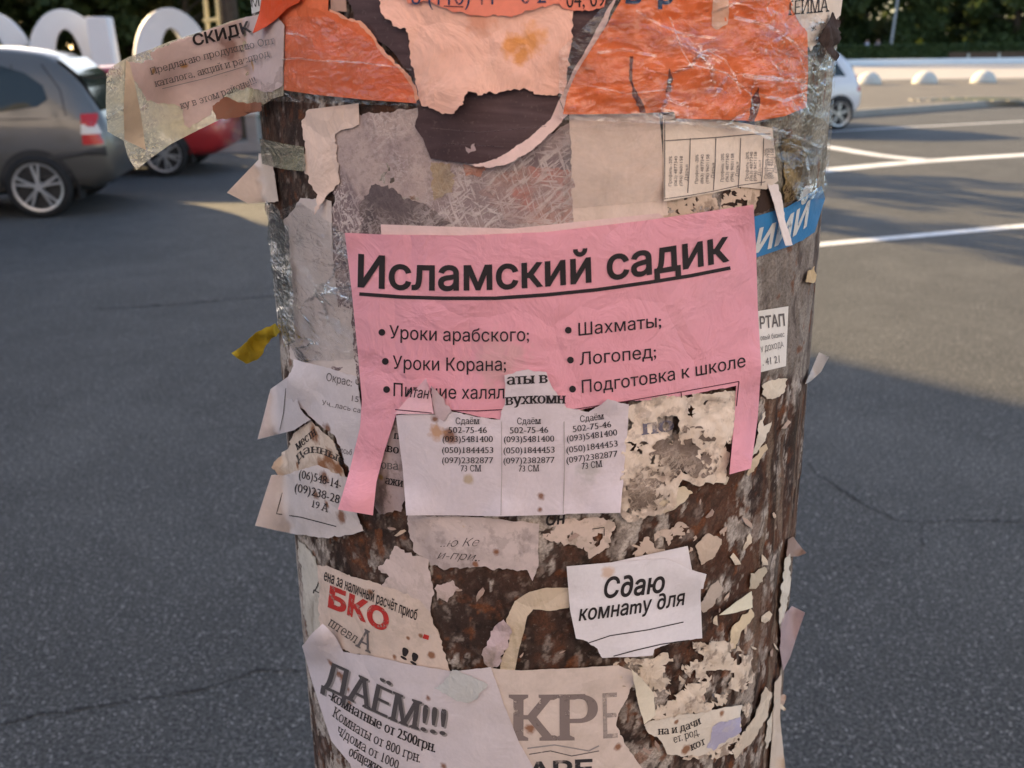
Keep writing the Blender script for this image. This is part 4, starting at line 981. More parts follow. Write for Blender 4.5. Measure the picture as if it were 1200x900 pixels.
s = P_('white_scrap', 'white scrap with traces of blue lines above the blue sticker', 'scrap', [(938, 232), (944, 218), (955, 215), (952, 224), (934, 237)], 0.0026, col=lin(225, 214, 205), torn=0.8)
s = P_('paper_strip', 'narrow white torn strip hanging down over the blue sticker', 'paper strip', [(899, 214), (912, 216), (917, 235, 0.5), (921, 262, 0.5), (929, 287, 0.3), (921, 288, 0.4), (913, 262, 0.5), (907, 238, 0.5)], 0.0050, col=lin(232, 214, 205), torn=0.6, curls=((925, 288, 40, 0.004),))
s = P_('dark_scrap', 'dark brown bark like scrap right of the slips with sideways print', 'scrap', [(893, 218), (905, 222), (910, 245), (884, 250)], 0.0021, col=(0.045, 0.026, 0.02, 1), dirt=(0.09, 0.06, 0.045, 1), torn=1.5)
s = P_('small_card', 'small white card with grey lettering beside the right edge of the pink notice', 'card', [(880, 366, 0), (924, 359, 0), (921, 429, 0), (884, 438, 0)], 0.0020, col=lin(228, 218, 208), torn=0.2, stain=0.2)
text(s, 'РТАП', [(891, 385), (920, 381.5)], 14, INK_L, 0.02); text(s, 'овый бизнес', [(891.5, 399), (919.5, 394.5)], 6, INK_L); text(s, 'У ДОХОДА', [(892, 413), (918.5, 406.5)], 6.5, INK_L); text(s, '. 41 21', [(894, 428.5), (914, 425)], 9, INK_L)

# --- left limb
s = P_('paper_strip', 'forked pale pink torn strip near the top left of the pole', 'paper strip', [(353, 142), (362, 128, 0), (420, 121, 0), (421, 146, 1), (402, 152), (392, 158), (394, 185), (398, 214), (382, 230), (368, 252, 1), (372, 228), (354, 197), (358, 175)], 0.0022, col=lin(226, 196, 178), torn=1.0, stain=0.4, dirt=(0.48, 0.36, 0.29, 1), crumple=0.8, curls=((370, 250, 30, 0.004),))
s = P_('old_notice', 'soiled white notice under tape on the left limb of the pole', 'notice', [(332, 258), (352, 232), (388, 236, 0.4), (390, 300, 0.4), (396, 360), (412, 362), (418, 442, 1), (372, 436), (340, 420), (338, 330)], 0.0017, col=lin(206, 190, 182), torn=1.0, stain=0.5, mottled=0.10, dirt=(0.34, 0.27, 0.25, 1))
zone(s, 'tape_strip', [(316, 250), (350, 236), (412, 280), (415, 420), (350, 425), (325, 380)], FILM_R, torn=0.6, e=0.0012)
s = P_('notice', 'white notice with faint print hanging left of the pink notice', 'notice', [(344, 421, 0.4), (372, 428, 0.4), (418, 441, 0.3), (428, 520, 0.3), (425, 600), (412, 560), (392, 510), (368, 492), (352, 478), (336, 466), (338, 440)], 0.0030, col=lin(216, 204, 203), torn=0.8, stain=0.25, curls=((338, 450, 45, 0.006),), spots=((384, 505, 9),), transl=0.15)
text(s, 'Окрас: Ч', [(382, 446), (421, 455)], 9.5, INK_L); text(s, '15', [(412, 470), (420, 471.5)], 7, INK_L); text(s, 'Уч...лась са', [(377, 474.5), (422, 484)], 6, INK_L); text(s, 'Просьб', [(391, 529), (412, 533.5)], 7, INK_L)
s = P_('paper_flap', 'white paper flap with a printed line sticking out left below the yellow scrap', 'flap', [(317, 456, 0), (338, 441, 0.6), (352, 480, 0.6), (364, 492, 0.8), (345, 504, 0), (302, 515, 0), (310, 485, 0)], 0.0060, col=lin(220, 208, 206), torn=0.7, stain=0.15, transl=0.25, out=((302, 515, 60, -0.012),))
rule(s, [(335, 455), (332, 485), (327, 508)], 1.0, INK_L)
s = P_('rusty_notice', 'rust stained torn notice with slanting bold print under the white notice', 'notice', [(318, 548), (338, 525), (348, 505), (364, 493), (372, 500), (392, 520), (404, 560), (400, 575), (350, 560), (335, 562)], 0.0036, col=lin(210, 190, 172), torn=1.1, stain=0.7, dirt=(0.28, 0.16, 0.09, 1), spots=((368, 508, 12), (385, 538, 12), (378, 548, 12), (396, 548, 9), (348, 545, 6)), mottled=0.2)
text(s, 'местн', [(348, 528), (371, 509)], 10, INK, 0.015, 0, True); text(s, 'данные', [(349, 543), (363, 531), (379, 533), (402, 545)], 10, INK_W, 0.015, 0, True)
s = P_('phone_slip', 'white slip with phone numbers and a printed frame sticking out at the left', 'slip', [(318, 557, 0.6), (336, 556, 0.6), (372, 545), (408, 560), (418, 600), (426, 622), (385, 631, 0.6), (345, 626, 0.2), (299, 616, 0), (308, 588, 0)], 0.0045, col=lin(218, 204, 198), torn=0.9, stain=0.3, spots=((370, 580, 7), (383, 590, 6), (380, 560, 9), (400, 605, 9), (395, 545, 8)), transl=0.2, out=((299, 616, 60, -0.012),))
text(s, '(06)548-14-', [(350, 560), (375, 566), (399, 573)], 10.5, INK, 0.0, 0, True); text(s, '(09)238-28', [(345, 576), (370, 582), (397, 590.5)], 10.5, INK, 0.0, 0, True); text(s, '19 А', [(365, 594), (384, 600.5)], 9, INK, 0, 0, True)
rule(s, [(335, 563), (324, 602), (352, 606), (394, 617)], 1.1, INK)
s = P_('grey_scrap', 'grey worn scrap with bold serif word ends left of the phone slips', 'scrap', [(444, 492, 0.3), (468, 492), (476, 575), (470, 600), (445, 603), (436, 590), (438, 545)], 0.0016, col=lin(172, 150, 146), torn=1.2, mottled=0.6, stain=0.6, dirt=(0.17, 0.12, 0.11, 1), spots=((447, 560, 5, (0.2, 0.12, 0.03, 1)),))
text(s, 'п', [(461, 514), (468, 515)], 9, INK, 0.02, 0, True); text(s, 'аво', [(446, 528), (467, 532)], 10, INK, 0.02, 0, True); text(s, 'ова', [(446, 549), (467, 551)], 10, INK_L, 0.02, 0, True); text(s, 'ажи', [(451, 567), (472, 571)], 10, INK, 0.02, 0, True)
s = P_('paper_flap', 'small pale pink flap sticking out at the upper left', 'flap', [(266, 226, 0), (303, 187, 0.3), (303, 180, 0), (318, 180, 0.8), (326, 236, 0.8), (316, 237, 0), (290, 238, 0)], 0.0025, col=lin(232, 212, 198), torn=0.5, stain=0.2, transl=0.1)
s = P_('tape_band', 'dirty olive band of tape across dark rust at the upper left', 'tape', [(304, 162, 0), (330, 168, 0), (356, 172, 0.5), (358, 201, 0), (330, 198, 0), (307, 192, 0)], 0.0035, FILM_D, torn=0.4, thick=0.00008)
s = P_('yellow_scrap', 'crumpled yellow paper scrap sticking out from the left limb', 'scrap', [(271, 414, 0.5), (284, 405, 0.5), (300, 390, 0.8), (322, 379, 0.5), (328, 388, 0.8), (312, 404), (303, 420), (288, 426, 0.5)], 0.0030, col=(0.50, 0.37, 0.035, 1), torn=0.9, crumple=1.0, transl=0.35, grid=4, out=((300, 402, 14, 0.012), (278, 416, 14, -0.012), (318, 386, 14, -0.008)), mottled=0.25, dirt=(0.20, 0.15, 0.02, 1))
s = P_('tape_film', 'crinkled shiny film bulging from the left limb above the yellow scrap', 'tape', [(310, 235, 0), (322, 240), (338, 268), (342, 330), (346, 400), (332, 408), (326, 385), (317, 310)], 0.0050, film_mat('shiny_film', 0.05, (0.66, 0.63, 0.48, 1), 0.25, scale=80, bump=1.0, crinkle=True), torn=0.8, wr=0.0020, wl=12, grid=3.5, thick=0.00008)

# --- the pink notice
s = P_('backing_sheet', 'pale pink sheet peeping out above the pink notice', 'notice', [(446, 263, 0), (600, 268, 0), (772, 250, 0), (800, 270, 0), (700, 330, 0), (450, 320, 0)], 0.0020, col=lin(226, 192, 186), torn=0.1, stain=0.2)
s = P_('pink_notice', 'large pink notice headed with big bold black words in the middle of the pole', 'notice',
       [(404, 273, 0), (450, 275, 0), (540, 276, 0), (640, 272, 0), (760, 258, 0), (883, 240, 0), (886, 290, 0), (888, 360, 0), (892, 430, 0), (888, 490, 0), (880, 549, 0), (855, 556, 0), (860, 500, 0), (863, 452, 1), (812, 462, 1), (775, 468, 1), (735, 470, 1), (700, 476, 1), (668, 484, 1),
        (648, 470, 1), (610, 476, 1), (596, 492, 1), (560, 488, 1), (527, 480, 1), (512, 486, 1), (488, 480, 0), (464, 486, 0), (450, 530, 0), (441, 565, 0), (437, 604, 0), (396, 597, 0), (410, 550, 0), (422, 500, 0), (424, 468, 0), (419, 410, 0), (412, 340, 0)], 0.0040,
       col=lin(238, 168, 182), torn=0.35, stain=0.16, dirt=(0.70, 0.46, 0.50, 1), crumple=0.85, fine=0.03, wr=0.0013, wl=60, spots=((585, 425, 30, (0.72, 0.40, 0.42, 1)), (498, 475, 22, (0.72, 0.45, 0.47, 1))), curls=((400, 600, 75, 0.016), (868, 556, 70, 0.009), (890, 430, 40, 0.004), (883, 240, 40, 0.004), (404, 273, 30, 0.003), (640, 484, 120, 0.0012)), transl=0.12)
PINK = s
text(s, 'Исламский садик', [(419, 335.5), (500, 339.5), (590, 337.5), (692, 331), (770, 319), (855, 305.5)], 37, INK, 0.022, 0, up=0.25)
rule(s, [(421, 344.5), (470, 348), (520, 349.5), (580, 349.5), (640, 345.5), (700, 339.5), (760, 331), (810, 323), (856, 314)], 4.2, INK, name='underline')
for w, p, c in (('Уроки арабского;', [(456, 396.5), (540, 400), (620, 399.5)], 15.5), ('Уроки Корана;', [(460, 432), (525, 434.5), (593, 434)], 15.5), ('Питание халял', [(461, 464), (525, 467), (591, 467)], 15.5),
                ('Шахматы;', [(678, 393.5), (775, 383)], 15.0), ('Логопед;', [(679.5, 428), (769, 419)], 15.0), ('Подготовка к школе', [(682, 460.5), (780, 447), (874, 429.5)], 15.0)): text(s, w, p, c, INK, 0.004, up=0.25)
for x, y in ((447.5, 389.5), (451.5, 423.5), (453, 456.5), (666, 387), (668.5, 422), (671, 456)): dot(s, x, y, 4.0)
rule(s, [(528, 481), (560, 481.5), (597, 479.5)], 1.1, INK_P); rule(s, [(668, 480.5), (735, 470), (800, 459), (866, 447)], 1.0, INK_P); rule(s, [(866, 447), (863, 476)], 1.0, INK_P); rule(s, [(735, 470), (736, 478)], 1.0, INK_P); rule(s, [(798, 459), (799, 466)], 1.0, INK_P)

# --- phone slips and the worn paper right of them
s = P_('worn_paper', 'crumpled cream paper with dark worn holes at the lower right of the pink notice', 'worn paper', [(732, 480), (742, 474), (770, 466), (812, 460), (862, 458, 0.3), (860, 500, 0.4), (850, 566, 1.2), (820, 570), (800, 562), (788, 598), (760, 604), (735, 612), (726, 600)], 0.0046, col=lin(222, 200, 180), torn=1.3, stain=0.7, mottled=0.5, dirt=(0.26, 0.19, 0.16, 1), crumple=1.0, wr=0.0026, wl=14, grid=3.0, holes=(26, 0.585), curls=((820, 570, 40, 0.003),))
zone(s, 'brown_residue', [(768, 520), (790, 508), (815, 500), (838, 512), (846, 535), (835, 556), (812, 560), (798, 552), (786, 566), (770, 556), (764, 538)], fuzz_mat('brown_residue', (0.16, 0.115, 0.095, 1), (0.30, 0.225, 0.18, 1), (0.07, 0.045, 0.038, 1), (0.5, 0.4, 0.33, 1)), torn=2.2, e=0.0006, grid=3.2, holes=(15, 0.54))
zone(s, 'brown_residue', [(738, 560), (760, 545), (785, 575), (770, 598), (738, 603)], fuzz_mat('dark_residue', (0.12, 0.085, 0.07, 1), (0.34, 0.26, 0.21, 1), (0.055, 0.036, 0.03, 1), (0.5, 0.4, 0.33, 1)), torn=2.2, e=0.0006, grid=3.2, holes=(12, 0.52))
text(s, 'по', [(752, 510), (790, 505)], 18, ink_mat('violet_ink', (0.15, 0.14, 0.20, 1), 0.9), 0.03, 0, True)
s = P_('tear_off_notice', 'white phone notice with rust spots and slips of numbers over the pink notice', 'notice', [(464, 487, 0), (488, 484, 0.4), (514, 487, 0.5), (527, 482, 0.5), (560, 489, 0.4), (586, 492, 0.6), (592, 470, 0.6), (591, 440, 0.6), (612, 434, 0.8), (640, 436, 0.6), (646, 452, 0.6), (664, 478, 0.5), (690, 483, 0.5), (712, 468, 0.7), (737, 474, 0.3), (734, 520, 0.3), (727, 601, 0), (664, 602, 0), (661, 603, 0), (588, 605, 0), (530, 604, 0), (476, 604, 0.2), (472, 550, 0)], 0.0060,
       col=lin(221, 205, 207), torn=0.8, stain=0.14, wr=0.0009, wl=40, transl=0.1, spots=((509, 491, 5), (526, 510, 9), (512, 506, 9, (0.55, 0.30, 0.16, 1)), (634, 581, 4.5), (633, 597, 3), (549, 561, 6, (0.5, 0.38, 0.26, 1)), (690, 552, 12, (0.55, 0.50, 0.50, 1))), curls=((727, 604, 50, 0.007), (668, 604, 22, 0.003), (590, 606, 30, 0.005), (476, 604, 40, 0.005), (712, 468, 25, 0.003)))
SL = s
for cx, off, sl in ((548, 0, 0), (620, 0, -1), (694, -4, -8)):
    for w, wd, y in (('Сдаём', 28, 497), ('502-75-46', 45, 507.5), ('(093)5481400', 59, 518), ('(050)1844453', 60, 531), ('(097)2382877', 60, 543), ('73 СМ', 24, 552.5)):
        x = cx + (4 if w == '73 СМ' and cx < 560 else 0)
        text(s, w, [(x - wd / 2, y + off - sl * 0.5 * wd / 60), (x + wd / 2, y + off + sl * 0.5 * wd / 60)], 7.6, INK, 0.002, 0, True, up=0.6)
text(s, 'аты в', [(594, 451), (642, 448.5)], 12.5, INK, 0.025, 0, True); text(s, 'вухкомн', [(592, 475), (628, 473), (663, 473)], 12.5, INK, 0.025, 0, True)
rule(s, [(587.5, 494), (588, 550), (587, 604)], 0.9, INK_C, name='cut_line'); rule(s, [(661, 494), (661.5, 550), (660, 602)], 1.2, INK_C, name='cut_line')
s = P_('pink_flap', 'pale pink folded flap turned over at the left of the phone notice', 'flap', [(462, 485, 0), (499, 443, 0.3), (504, 460, 0.3), (508, 485, 0)], 0.0078, col=lin(236, 186, 192), torn=0.4, stain=0.05, curls=((500, 446, 30, 0.004),))
rule(s, [(463, 480), (485, 482), (506, 484)], 1.0, INK_P); text(s, 'итан', [(476, 465), (503, 467.5)], 13, INK, 0.002, 0.25, up=0.2)
s = P_('torn_scrap', 'grey torn tongue of paper between the pink flap and the word slips', 'scrap', [(505, 452), (520, 468), (529, 482), (520, 494), (510, 490), (506, 470)], 0.0070, col=lin(196, 170, 172), torn=0.7, stain=0.4, spots=((509, 491, 5),))

# --- middle: bare rust with scraps
s = P_('handwritten_note', 'grey dirty note with handwritten words below the phone slips', 'note', [(478, 604, 0.4), (560, 606, 0.3), (632, 614, 0.3), (631, 640, 0.3), (631, 663, 0.2), (624, 681, 0.3), (618, 668), (560, 664), (520, 668), (490, 650), (480, 630)], 0.0019, col=lin(202, 182, 176), torn=1.3, stain=0.7, mottled=0.35, dirt=(0.25, 0.20, 0.19, 1), spots=((582, 647, 4), (557, 661, 3.5)))
text(s, '..ю Ке', [(516, 641), (562, 640)], 10, INK_W, -0.012, 0.45); text(s, 'и-при..', [(512, 655), (538, 656), (562, 658)], 10, INK_W, -0.012, 0.45)
s = P_('torn_scrap', 'ragged white scrap shaped like a bird below the handwritten note', 'scrap', [(443, 664), (456, 656), (462, 640), (474, 648), (502, 656), (507, 690), (505, 722), (496, 735), (478, 716), (462, 708), (448, 705), (446, 690), (456, 676)], 0.0020, col=lin(206, 184, 176), torn=1.6, stain=0.4, mottled=0.2)
s = P_('torn_scrap', 'cream scrap with a printed corner between the phone slips and the room card', 'scrap', [(620, 612), (700, 606), (720, 612), (715, 630), (706, 646), (690, 655), (676, 640), (640, 632)], 0.0018, col=lin(205, 182, 168), torn=1.8, stain=0.6, mottled=0.45, holes=(22, 0.56), grid=3.2)
text(s, 'Он', [(640, 616), (663, 613)], 13, INK, 0.03, 0.2); rule(s, [(694, 620), (708, 618), (708, 628)], 1.0, INK)
s = P_('torn_scrap', 'broad frayed cream scrap right of the printed corner scrap, above the room card', 'scrap', [(735, 655), (755, 630), (790, 618), (800, 612), (815, 625), (812, 645), (770, 655)], 0.0017, col=lin(196, 172, 155), torn=1.8, stain=0.6, mottled=0.5, holes=(20, 0.55), grid=3.2)
s = P_('room_card', 'white card behind the room to let card showing only its right corner', 'card', [(690, 665, 0), (806, 640, 0), (811, 668, 0.4), (828, 673, 0.5), (824, 690, 0), (700, 700, 0)], 0.0040, col=lin(222, 212, 212), torn=0.5, stain=0.1)
s = P_('room_card', 'clean white card with bold italic words in the lower middle of the pole', 'card', [(664, 664, 0), (720, 659, 0), (781, 655, 0.2), (800, 663, 0.2), (822, 674, 0.2), (821, 700, 0), (823, 748, 0.6), (790, 752, 0.4), (768, 760, 0.6), (765, 768, 0.4), (735, 770, 0.3), (706, 771, 1), (696, 757, 0.8), (684, 750, 0.6), (675, 748, 0), (668, 715, 0)], 0.0062,
       col=lin(222, 213, 214), torn=0.6, stain=0.10, curls=((815, 672, 45, 0.007), (668, 664, 30, 0.003), (765, 770, 60, 0.003)), spots=((712, 672, 7, (0.62, 0.44, 0.34, 1)),), wr=0.0008, wl=45)
text(s, 'С∂аю', [(708, 700.5), (745, 697.5), (780, 693)], 23.5, INK, 0.024, 0.24, up=0.4); text(s, 'комнаmу ∂ля', [(678, 727.5), (740, 719.5), (804, 708)], 17.5, INK, 0.018, 0.24, up=0.4)
rule(s, [(688, 754), (715, 745), (760, 738), (801, 729)], 1.2, INK); rule(s, [(719, 769), (745, 762), (775, 755), (802, 751)], 1.2, INK)
s = P_('masking_tape', 'bent strip of yellowed tape left of the room to let card', 'tape', [(667, 689, 0.3), (640, 689, 0.2), (620, 694, 0.2), (603, 705, 0.4), (593, 726, 0.4), (597, 752, 0.4), (588, 772, 0.4), (586, 788, 0), (603, 788, 0), (608, 762, 0.3), (614, 740, 0.4), (618, 722, 0.3), (625, 714, 0.4), (645, 716, 0.4), (667, 712, 0)], 0.0030, col=lin(206, 184, 160), torn=0.6, stain=0.4, dirt=(0.36, 0.27, 0.15, 1), spec=0.35, rough=0.5, mottled=0.25, crumple=0.9, grid=5)
s = P_('torn_scrap', 'crumpled lilac grey lump of paper beside the yellowed tape', 'scrap', [(568, 778), (565, 765), (575, 740), (590, 726), (598, 736), (596, 758), (582, 782)], 0.0032, col=lin(190, 166, 166), torn=1.5, stain=0.6, mottled=0.4, crumple=1.0, wr=0.002, wl=10, grid=4)
s = P_('torn_scrap', 'small pale scrap stuck on bare rust left of the yellowed tape', 'scrap', [(512, 685), (530, 680), (538, 690), (524, 706), (512, 704)], 0.0017, col=lin(196, 172, 164), torn=1.4, stain=0.5, mottled=0.3)
# --- lower left
s = P_('poster_remains', 'pale old paper layers running down the left limb beside the red lettered poster', 'poster remains', [(349, 632), (358, 640), (372, 665), (395, 680), (392, 735), (378, 745), (362, 760), (355, 700)], 0.0014, col=lin(196, 186, 172), torn=1.2, stain=0.6, mottled=0.3, dirt=(0.26, 0.22, 0.18, 1))
text(s, 'Д', [(367, 692), (378, 698)], 15, INK_W, 0.0, 0, True)
s = P_('buyer_poster', 'worn poster with condensed black line and big red letters at the lower left', 'poster', [(372, 662), (385, 664), (420, 678), (462, 690), (490, 702), (505, 722), (515, 745), (522, 772), (527, 792), (480, 785), (430, 770), (396, 760), (376, 742)], 0.0022, col=lin(212, 188, 172), torn=1.0, stain=0.45, mottled=0.15, spots=((478, 748, 3), (462, 770, 3.5), (505, 768, 5), (493, 745, 3), (434, 694, 5)))
text(s, 'ена за наличный расчёт приоб', [(379, 679.5), (432, 703), (488, 727)], 13, INK, 0.012, 0, up=0.35); text(s, 'БКО', [(384, 710), (420, 725), (454, 741)], 23, INK_R, 0.05, 0, up=0.3)
text(s, 'штевл', [(384, 733), (417, 755)], 12, INK_W, 0, 0.3, True); text(s, 'А', [(416, 757), (434, 766)], 24, INK_L, 0.01, 0, True); text(s, '!!', [(469, 770), (488, 780)], 13, INK, 0.03, 0)
zone(s, 'red_print', [(497, 743), (503, 745), (502, 750), (495, 748)], INK_R, torn=0.5)
s = P_('rent_notice', 'large white notice with grey shadowed heading and rust streaks at the bottom left', 'notice', [(354, 757, 0.3), (366, 742, 0.3), (378, 731, 0.4), (392, 745, 0.3), (402, 764, 0.3), (440, 770, 0.3), (480, 779, 0.3), (530, 787, 0.4), (575, 782, 0.4), (590, 825, 0.2), (608, 870, 0.2), (640, 925, 0), (420, 925, 0), (410, 895, 0), (388, 868, 0), (366, 800, 0.3)], 0.0040,
       col=lin(214, 200, 200), torn=0.7, stain=0.2, curls=((366, 745, 40, 0.012), (395, 890, 40, 0.004)), spots=((393, 785, 9), (402, 795, 9), (409, 822, 6), (388, 778, 7), (408, 808, 6), (502, 818, 4), (520, 898, 5)), wr=0.0009, wl=40, transl=0.1)
text(s, 'ДАЁМ!!!', [(376, 806), (414, 822), (436, 835), (475, 850), (522, 862)], 33, INK_S, 0.018, 0, True, up=0.45, shift=(2.2, 1.8), e=0.0002)
text(s, 'ДАЁМ!!!', [(376, 806), (414, 822), (436, 835), (475, 850), (522, 862)], 33, ink_mat('grey_print', (0.085, 0.075, 0.078, 1), 0.1), 0.018, 0, True, up=0.45, e=0.0004)
text(s, '-комнатные от 2500грн.', [(384, 818), (440, 852), (510, 882)], 12, INK, 0.022, 0, True, up=0.45); text(s, 'Комнаты от 800 грн.', [(389, 839), (440, 872), (492, 894)], 12, INK, 0.0, 0, True, up=0.45)
text(s, 'ч/дома от 1000', [(394, 859), (430, 883), (466, 902)], 11.5, INK, 0.0, 0, True, up=0.45); text(s, 'общежит', [(408, 885), (446, 908)], 12, INK, 0.02, 0, True, up=0.45)
zone(s, 'bluish_scrap', [(508, 806), (520, 800), (530, 785), (545, 790), (572, 802), (560, 818), (548, 824), (530, 818)], paper_mat('bluish_paper', lin(196, 196, 196), stain=0.3, crumple=0.7), torn=1.0, e=0.0012)
s = P_('dark_print_notice', 'cream notice with large faded grey letters at the bottom centre', 'notice', [(575, 783, 0.3), (610, 786, 0.2), (680, 783, 0.4), (725, 780, 0.8), (748, 790, 0.8), (738, 808), (728, 830), (722, 850), (732, 872), (745, 890), (770, 925, 0), (620, 925, 0), (605, 870, 0)], 0.0034, col=lin(210, 190, 178), torn=0.9, stain=0.4, mottled=0.08, spots=((725, 875, 5), (622, 855, 7)), curls=((700, 790, 50, 0.002),))
text(s, 'КР', [(596, 868), (650, 868), (701, 867)], 54, INK_G, 0.02, 0, True, up=0.3); text(s, 'Е', [(707, 866), (724, 865)], 54, ink_mat('nearly_gone_ink', (0.36, 0.30, 0.28, 1), 1.0), 0.02, 0, True, up=0.3); rule(s, [(618, 877), (650, 873), (690, 880), (702, 874)], 1.6, INK_S); rule(s, [(620, 884), (645, 880), (670, 886), (702, 880)], 1.2, INK_L)
text(s, 'АРЕ', [(618, 914), (655, 912), (695, 910)], 20, ink_mat('heavy_ink', (0.03, 0.03, 0.035, 1), 0.5), 0.03, 0)
# --- lower right
s = P_('worn_paper', 'big frayed cream paper with streaky holes at the lower right of the pole', 'worn paper', [(716, 785), (722, 772), (765, 772), (800, 752), (840, 752), (878, 762), (882, 800), (878, 838), (868, 850), (866, 880), (840, 890), (800, 890), (778, 872), (770, 860), (752, 830)], 0.0026, col=lin(212, 192, 172), torn=1.6, stain=0.7, mottled=0.7, dirt=(0.22, 0.165, 0.14, 1), crumple=1.0, wr=0.0024, wl=13, holes=(24, 0.525), grid=3.2)
s = P_('dacha_notice', 'torn corner of a notice with broken word ends at the lower right', 'notice', [(755, 850), (780, 842), (800, 838), (836, 832, 0.6), (870, 826), (868, 855), (850, 872), (820, 886), (782, 884), (774, 868), (765, 862)], 0.0042, col=lin(212, 198, 182), torn=1.0, stain=0.3, spots=((804, 878, 7), (846, 836, 4), (793, 846, 3)), curls=((860, 850, 40, 0.004),))
text(s, 'на и дачи', [(771, 861), (800, 857), (822, 848)], 9, INK, 0.012, 0, True); text(s, 'ет. род.', [(790, 871), (820, 861)], 9, INK_W, 0.012, 0, True); text(s, 'кот', [(810, 880), (827, 872)], 9, INK, 0.012, 0, True)
zone(s, 'lilac_print', [(835, 852), (868, 840), (868, 858), (836, 880), (828, 876)], paper_mat('lilac_print', (0.42, 0.40, 0.55, 1), stain=0.5, dirt=(0.55, 0.5, 0.48, 1), mottled=0.4), torn=1.2)
s = P_('torn_scrap', 'white upright pointed scrap curling away left of the frayed paper', 'scrap', [(740, 784, 0.3), (752, 795, 0.5), (766, 812, 0.6), (768, 838, 0.6), (755, 849, 0.4), (748, 825, 0.4)], 0.0050, col=lin(224, 210, 188), torn=0.6, stain=0.15, curls=((742, 786, 40, 0.006),))
s = P_('torn_scrap', 'small white triangle of paper right of the room to let card', 'scrap', [(843, 721, 0.3), (862, 706, 0.3), (881, 693, 0.2), (882, 712, 0.5), (862, 718, 0.3)], 0.0040, col=lin(222, 212, 188), torn=0.5, stain=0.15, curls=((845, 720, 20, 0.003),))
for lab, pts, c, h in (('narrow cream shred running down below the white triangle', [(880, 713), (884, 722), (868, 742), (862, 760), (854, 764), (858, 735)], lin(214, 192, 160), 0.0022), ('leaf shaped grey scrap at the right above the white triangle', [(878, 690), (880, 672), (896, 664), (898, 672), (886, 690)], lin(188, 172, 150), 0.0020),
                       ('long pale shred beside the room card corner', [(820, 712), (828, 696), (842, 680), (848, 690), (836, 710), (824, 718)], lin(184, 166, 152), 0.0020), ('long cream sliver along the right limb low on the pole', [(897, 805), (905, 812), (900, 840), (880, 872), (862, 890), (858, 880), (885, 840)], lin(206, 188, 168), 0.0024),
                       ('upright cream splinter at the right limb near the bottom', [(906, 832), (911, 818), (908, 860), (898, 878), (896, 868)], lin(210, 196, 178), 0.0026), ('pale ragged scrap right of the pink notice strip', [(893, 452), (905, 445), (923, 444), (919, 460), (905, 468), (893, 462)], lin(220, 202, 180), 0.0024),
                       ('cream streak scrap right of the narrow pink strip', [(884, 525), (890, 495), (897, 482), (895, 500), (906, 492), (894, 520), (880, 536)], lin(222, 206, 188), 0.0026), ('cream shred slanting under the narrow pink strip', [(875, 556), (880, 540), (898, 520), (900, 526), (888, 545), (878, 558)], lin(206, 182, 152), 0.0022),
                       ('tiny ochre scrap on the right limb above the small card', [(944, 330), (947, 318), (955, 312), (957, 322), (953, 332)], lin(208, 180, 140), 0.0024), ('white curl of paper at the right edge of the pole low down', [(920, 655), (926, 648), (927, 680), (919, 722), (914, 738), (915, 700)], lin(216, 204, 188), 0.0030),
                       ('pale lump of paper pulp above the room card at its right', [(815, 640), (830, 625), (846, 632), (838, 652), (822, 662)], lin(196, 172, 152), 0.0019), ('cream pulp patch under the phone slips at the right', [(765, 592), (778, 575), (800, 570), (812, 578), (796, 592), (778, 602)], lin(214, 194, 168), 0.0030)):
    P_('torn_scrap', lab, 'scrap', pts, h, col=c, torn=0.9, stain=0.4, mottled=0.15, step=2.0, grid=5, crumple=0.8)
# --- small shreds all over the bare rust
rs_ = random.Random(42); k = 0
SHRED = [paper_mat('shred_paper', lin(*c), stain=0.6, mottled=0.4, crumple=0.9) for c in ((206, 184, 166), (188, 164, 150), (216, 200, 180), (170, 146, 136))]
while k < 48:
    x, y = rs_.uniform(380, 905), rs_.uniform(600, 890)
    if rs_.random() < 0.35: x, y = rs_.uniform(790, 925), rs_.uniform(470, 880)
    if 660 < x < 830 and 660 < y < 772 or (y > 780 and x < 740) or (x < 530 and y > 655) or (470 < x < 640 and y < 675): 
        if rs_.random() < 0.93: continue
    L = rs_.uniform(3.5, 12); w = L * rs_.uniform(0.18, 0.5); a = rs_.gauss(1.75, 0.5) if x > 780 else rs_.uniform(0, 3.1)
    n = 7; pts = [(x + L * math.cos(6.283 * i / n) * rs_.uniform(0.5, 1.15) * math.cos(a) - w * math.sin(6.283 * i / n) * rs_.uniform(0.5, 1.2) * math.sin(a), y + L * math.cos(6.283 * i / n) * rs_.uniform(0.5, 1.15) * math.sin(a) + w * math.sin(6.283 * i / n) * math.cos(a)) for i in range(n)]
    P_('paper_shred', 'small torn shred of old paper stuck to the bare rust', 'paper shred', pts, rs_.uniform(0.0012, 0.0021), SHRED[k % 4], torn=1.0, step=2.0, grid=5, wr=0.0008, wl=8, group='paper shreds left on the rust', seed=500 + k)
    k += 1
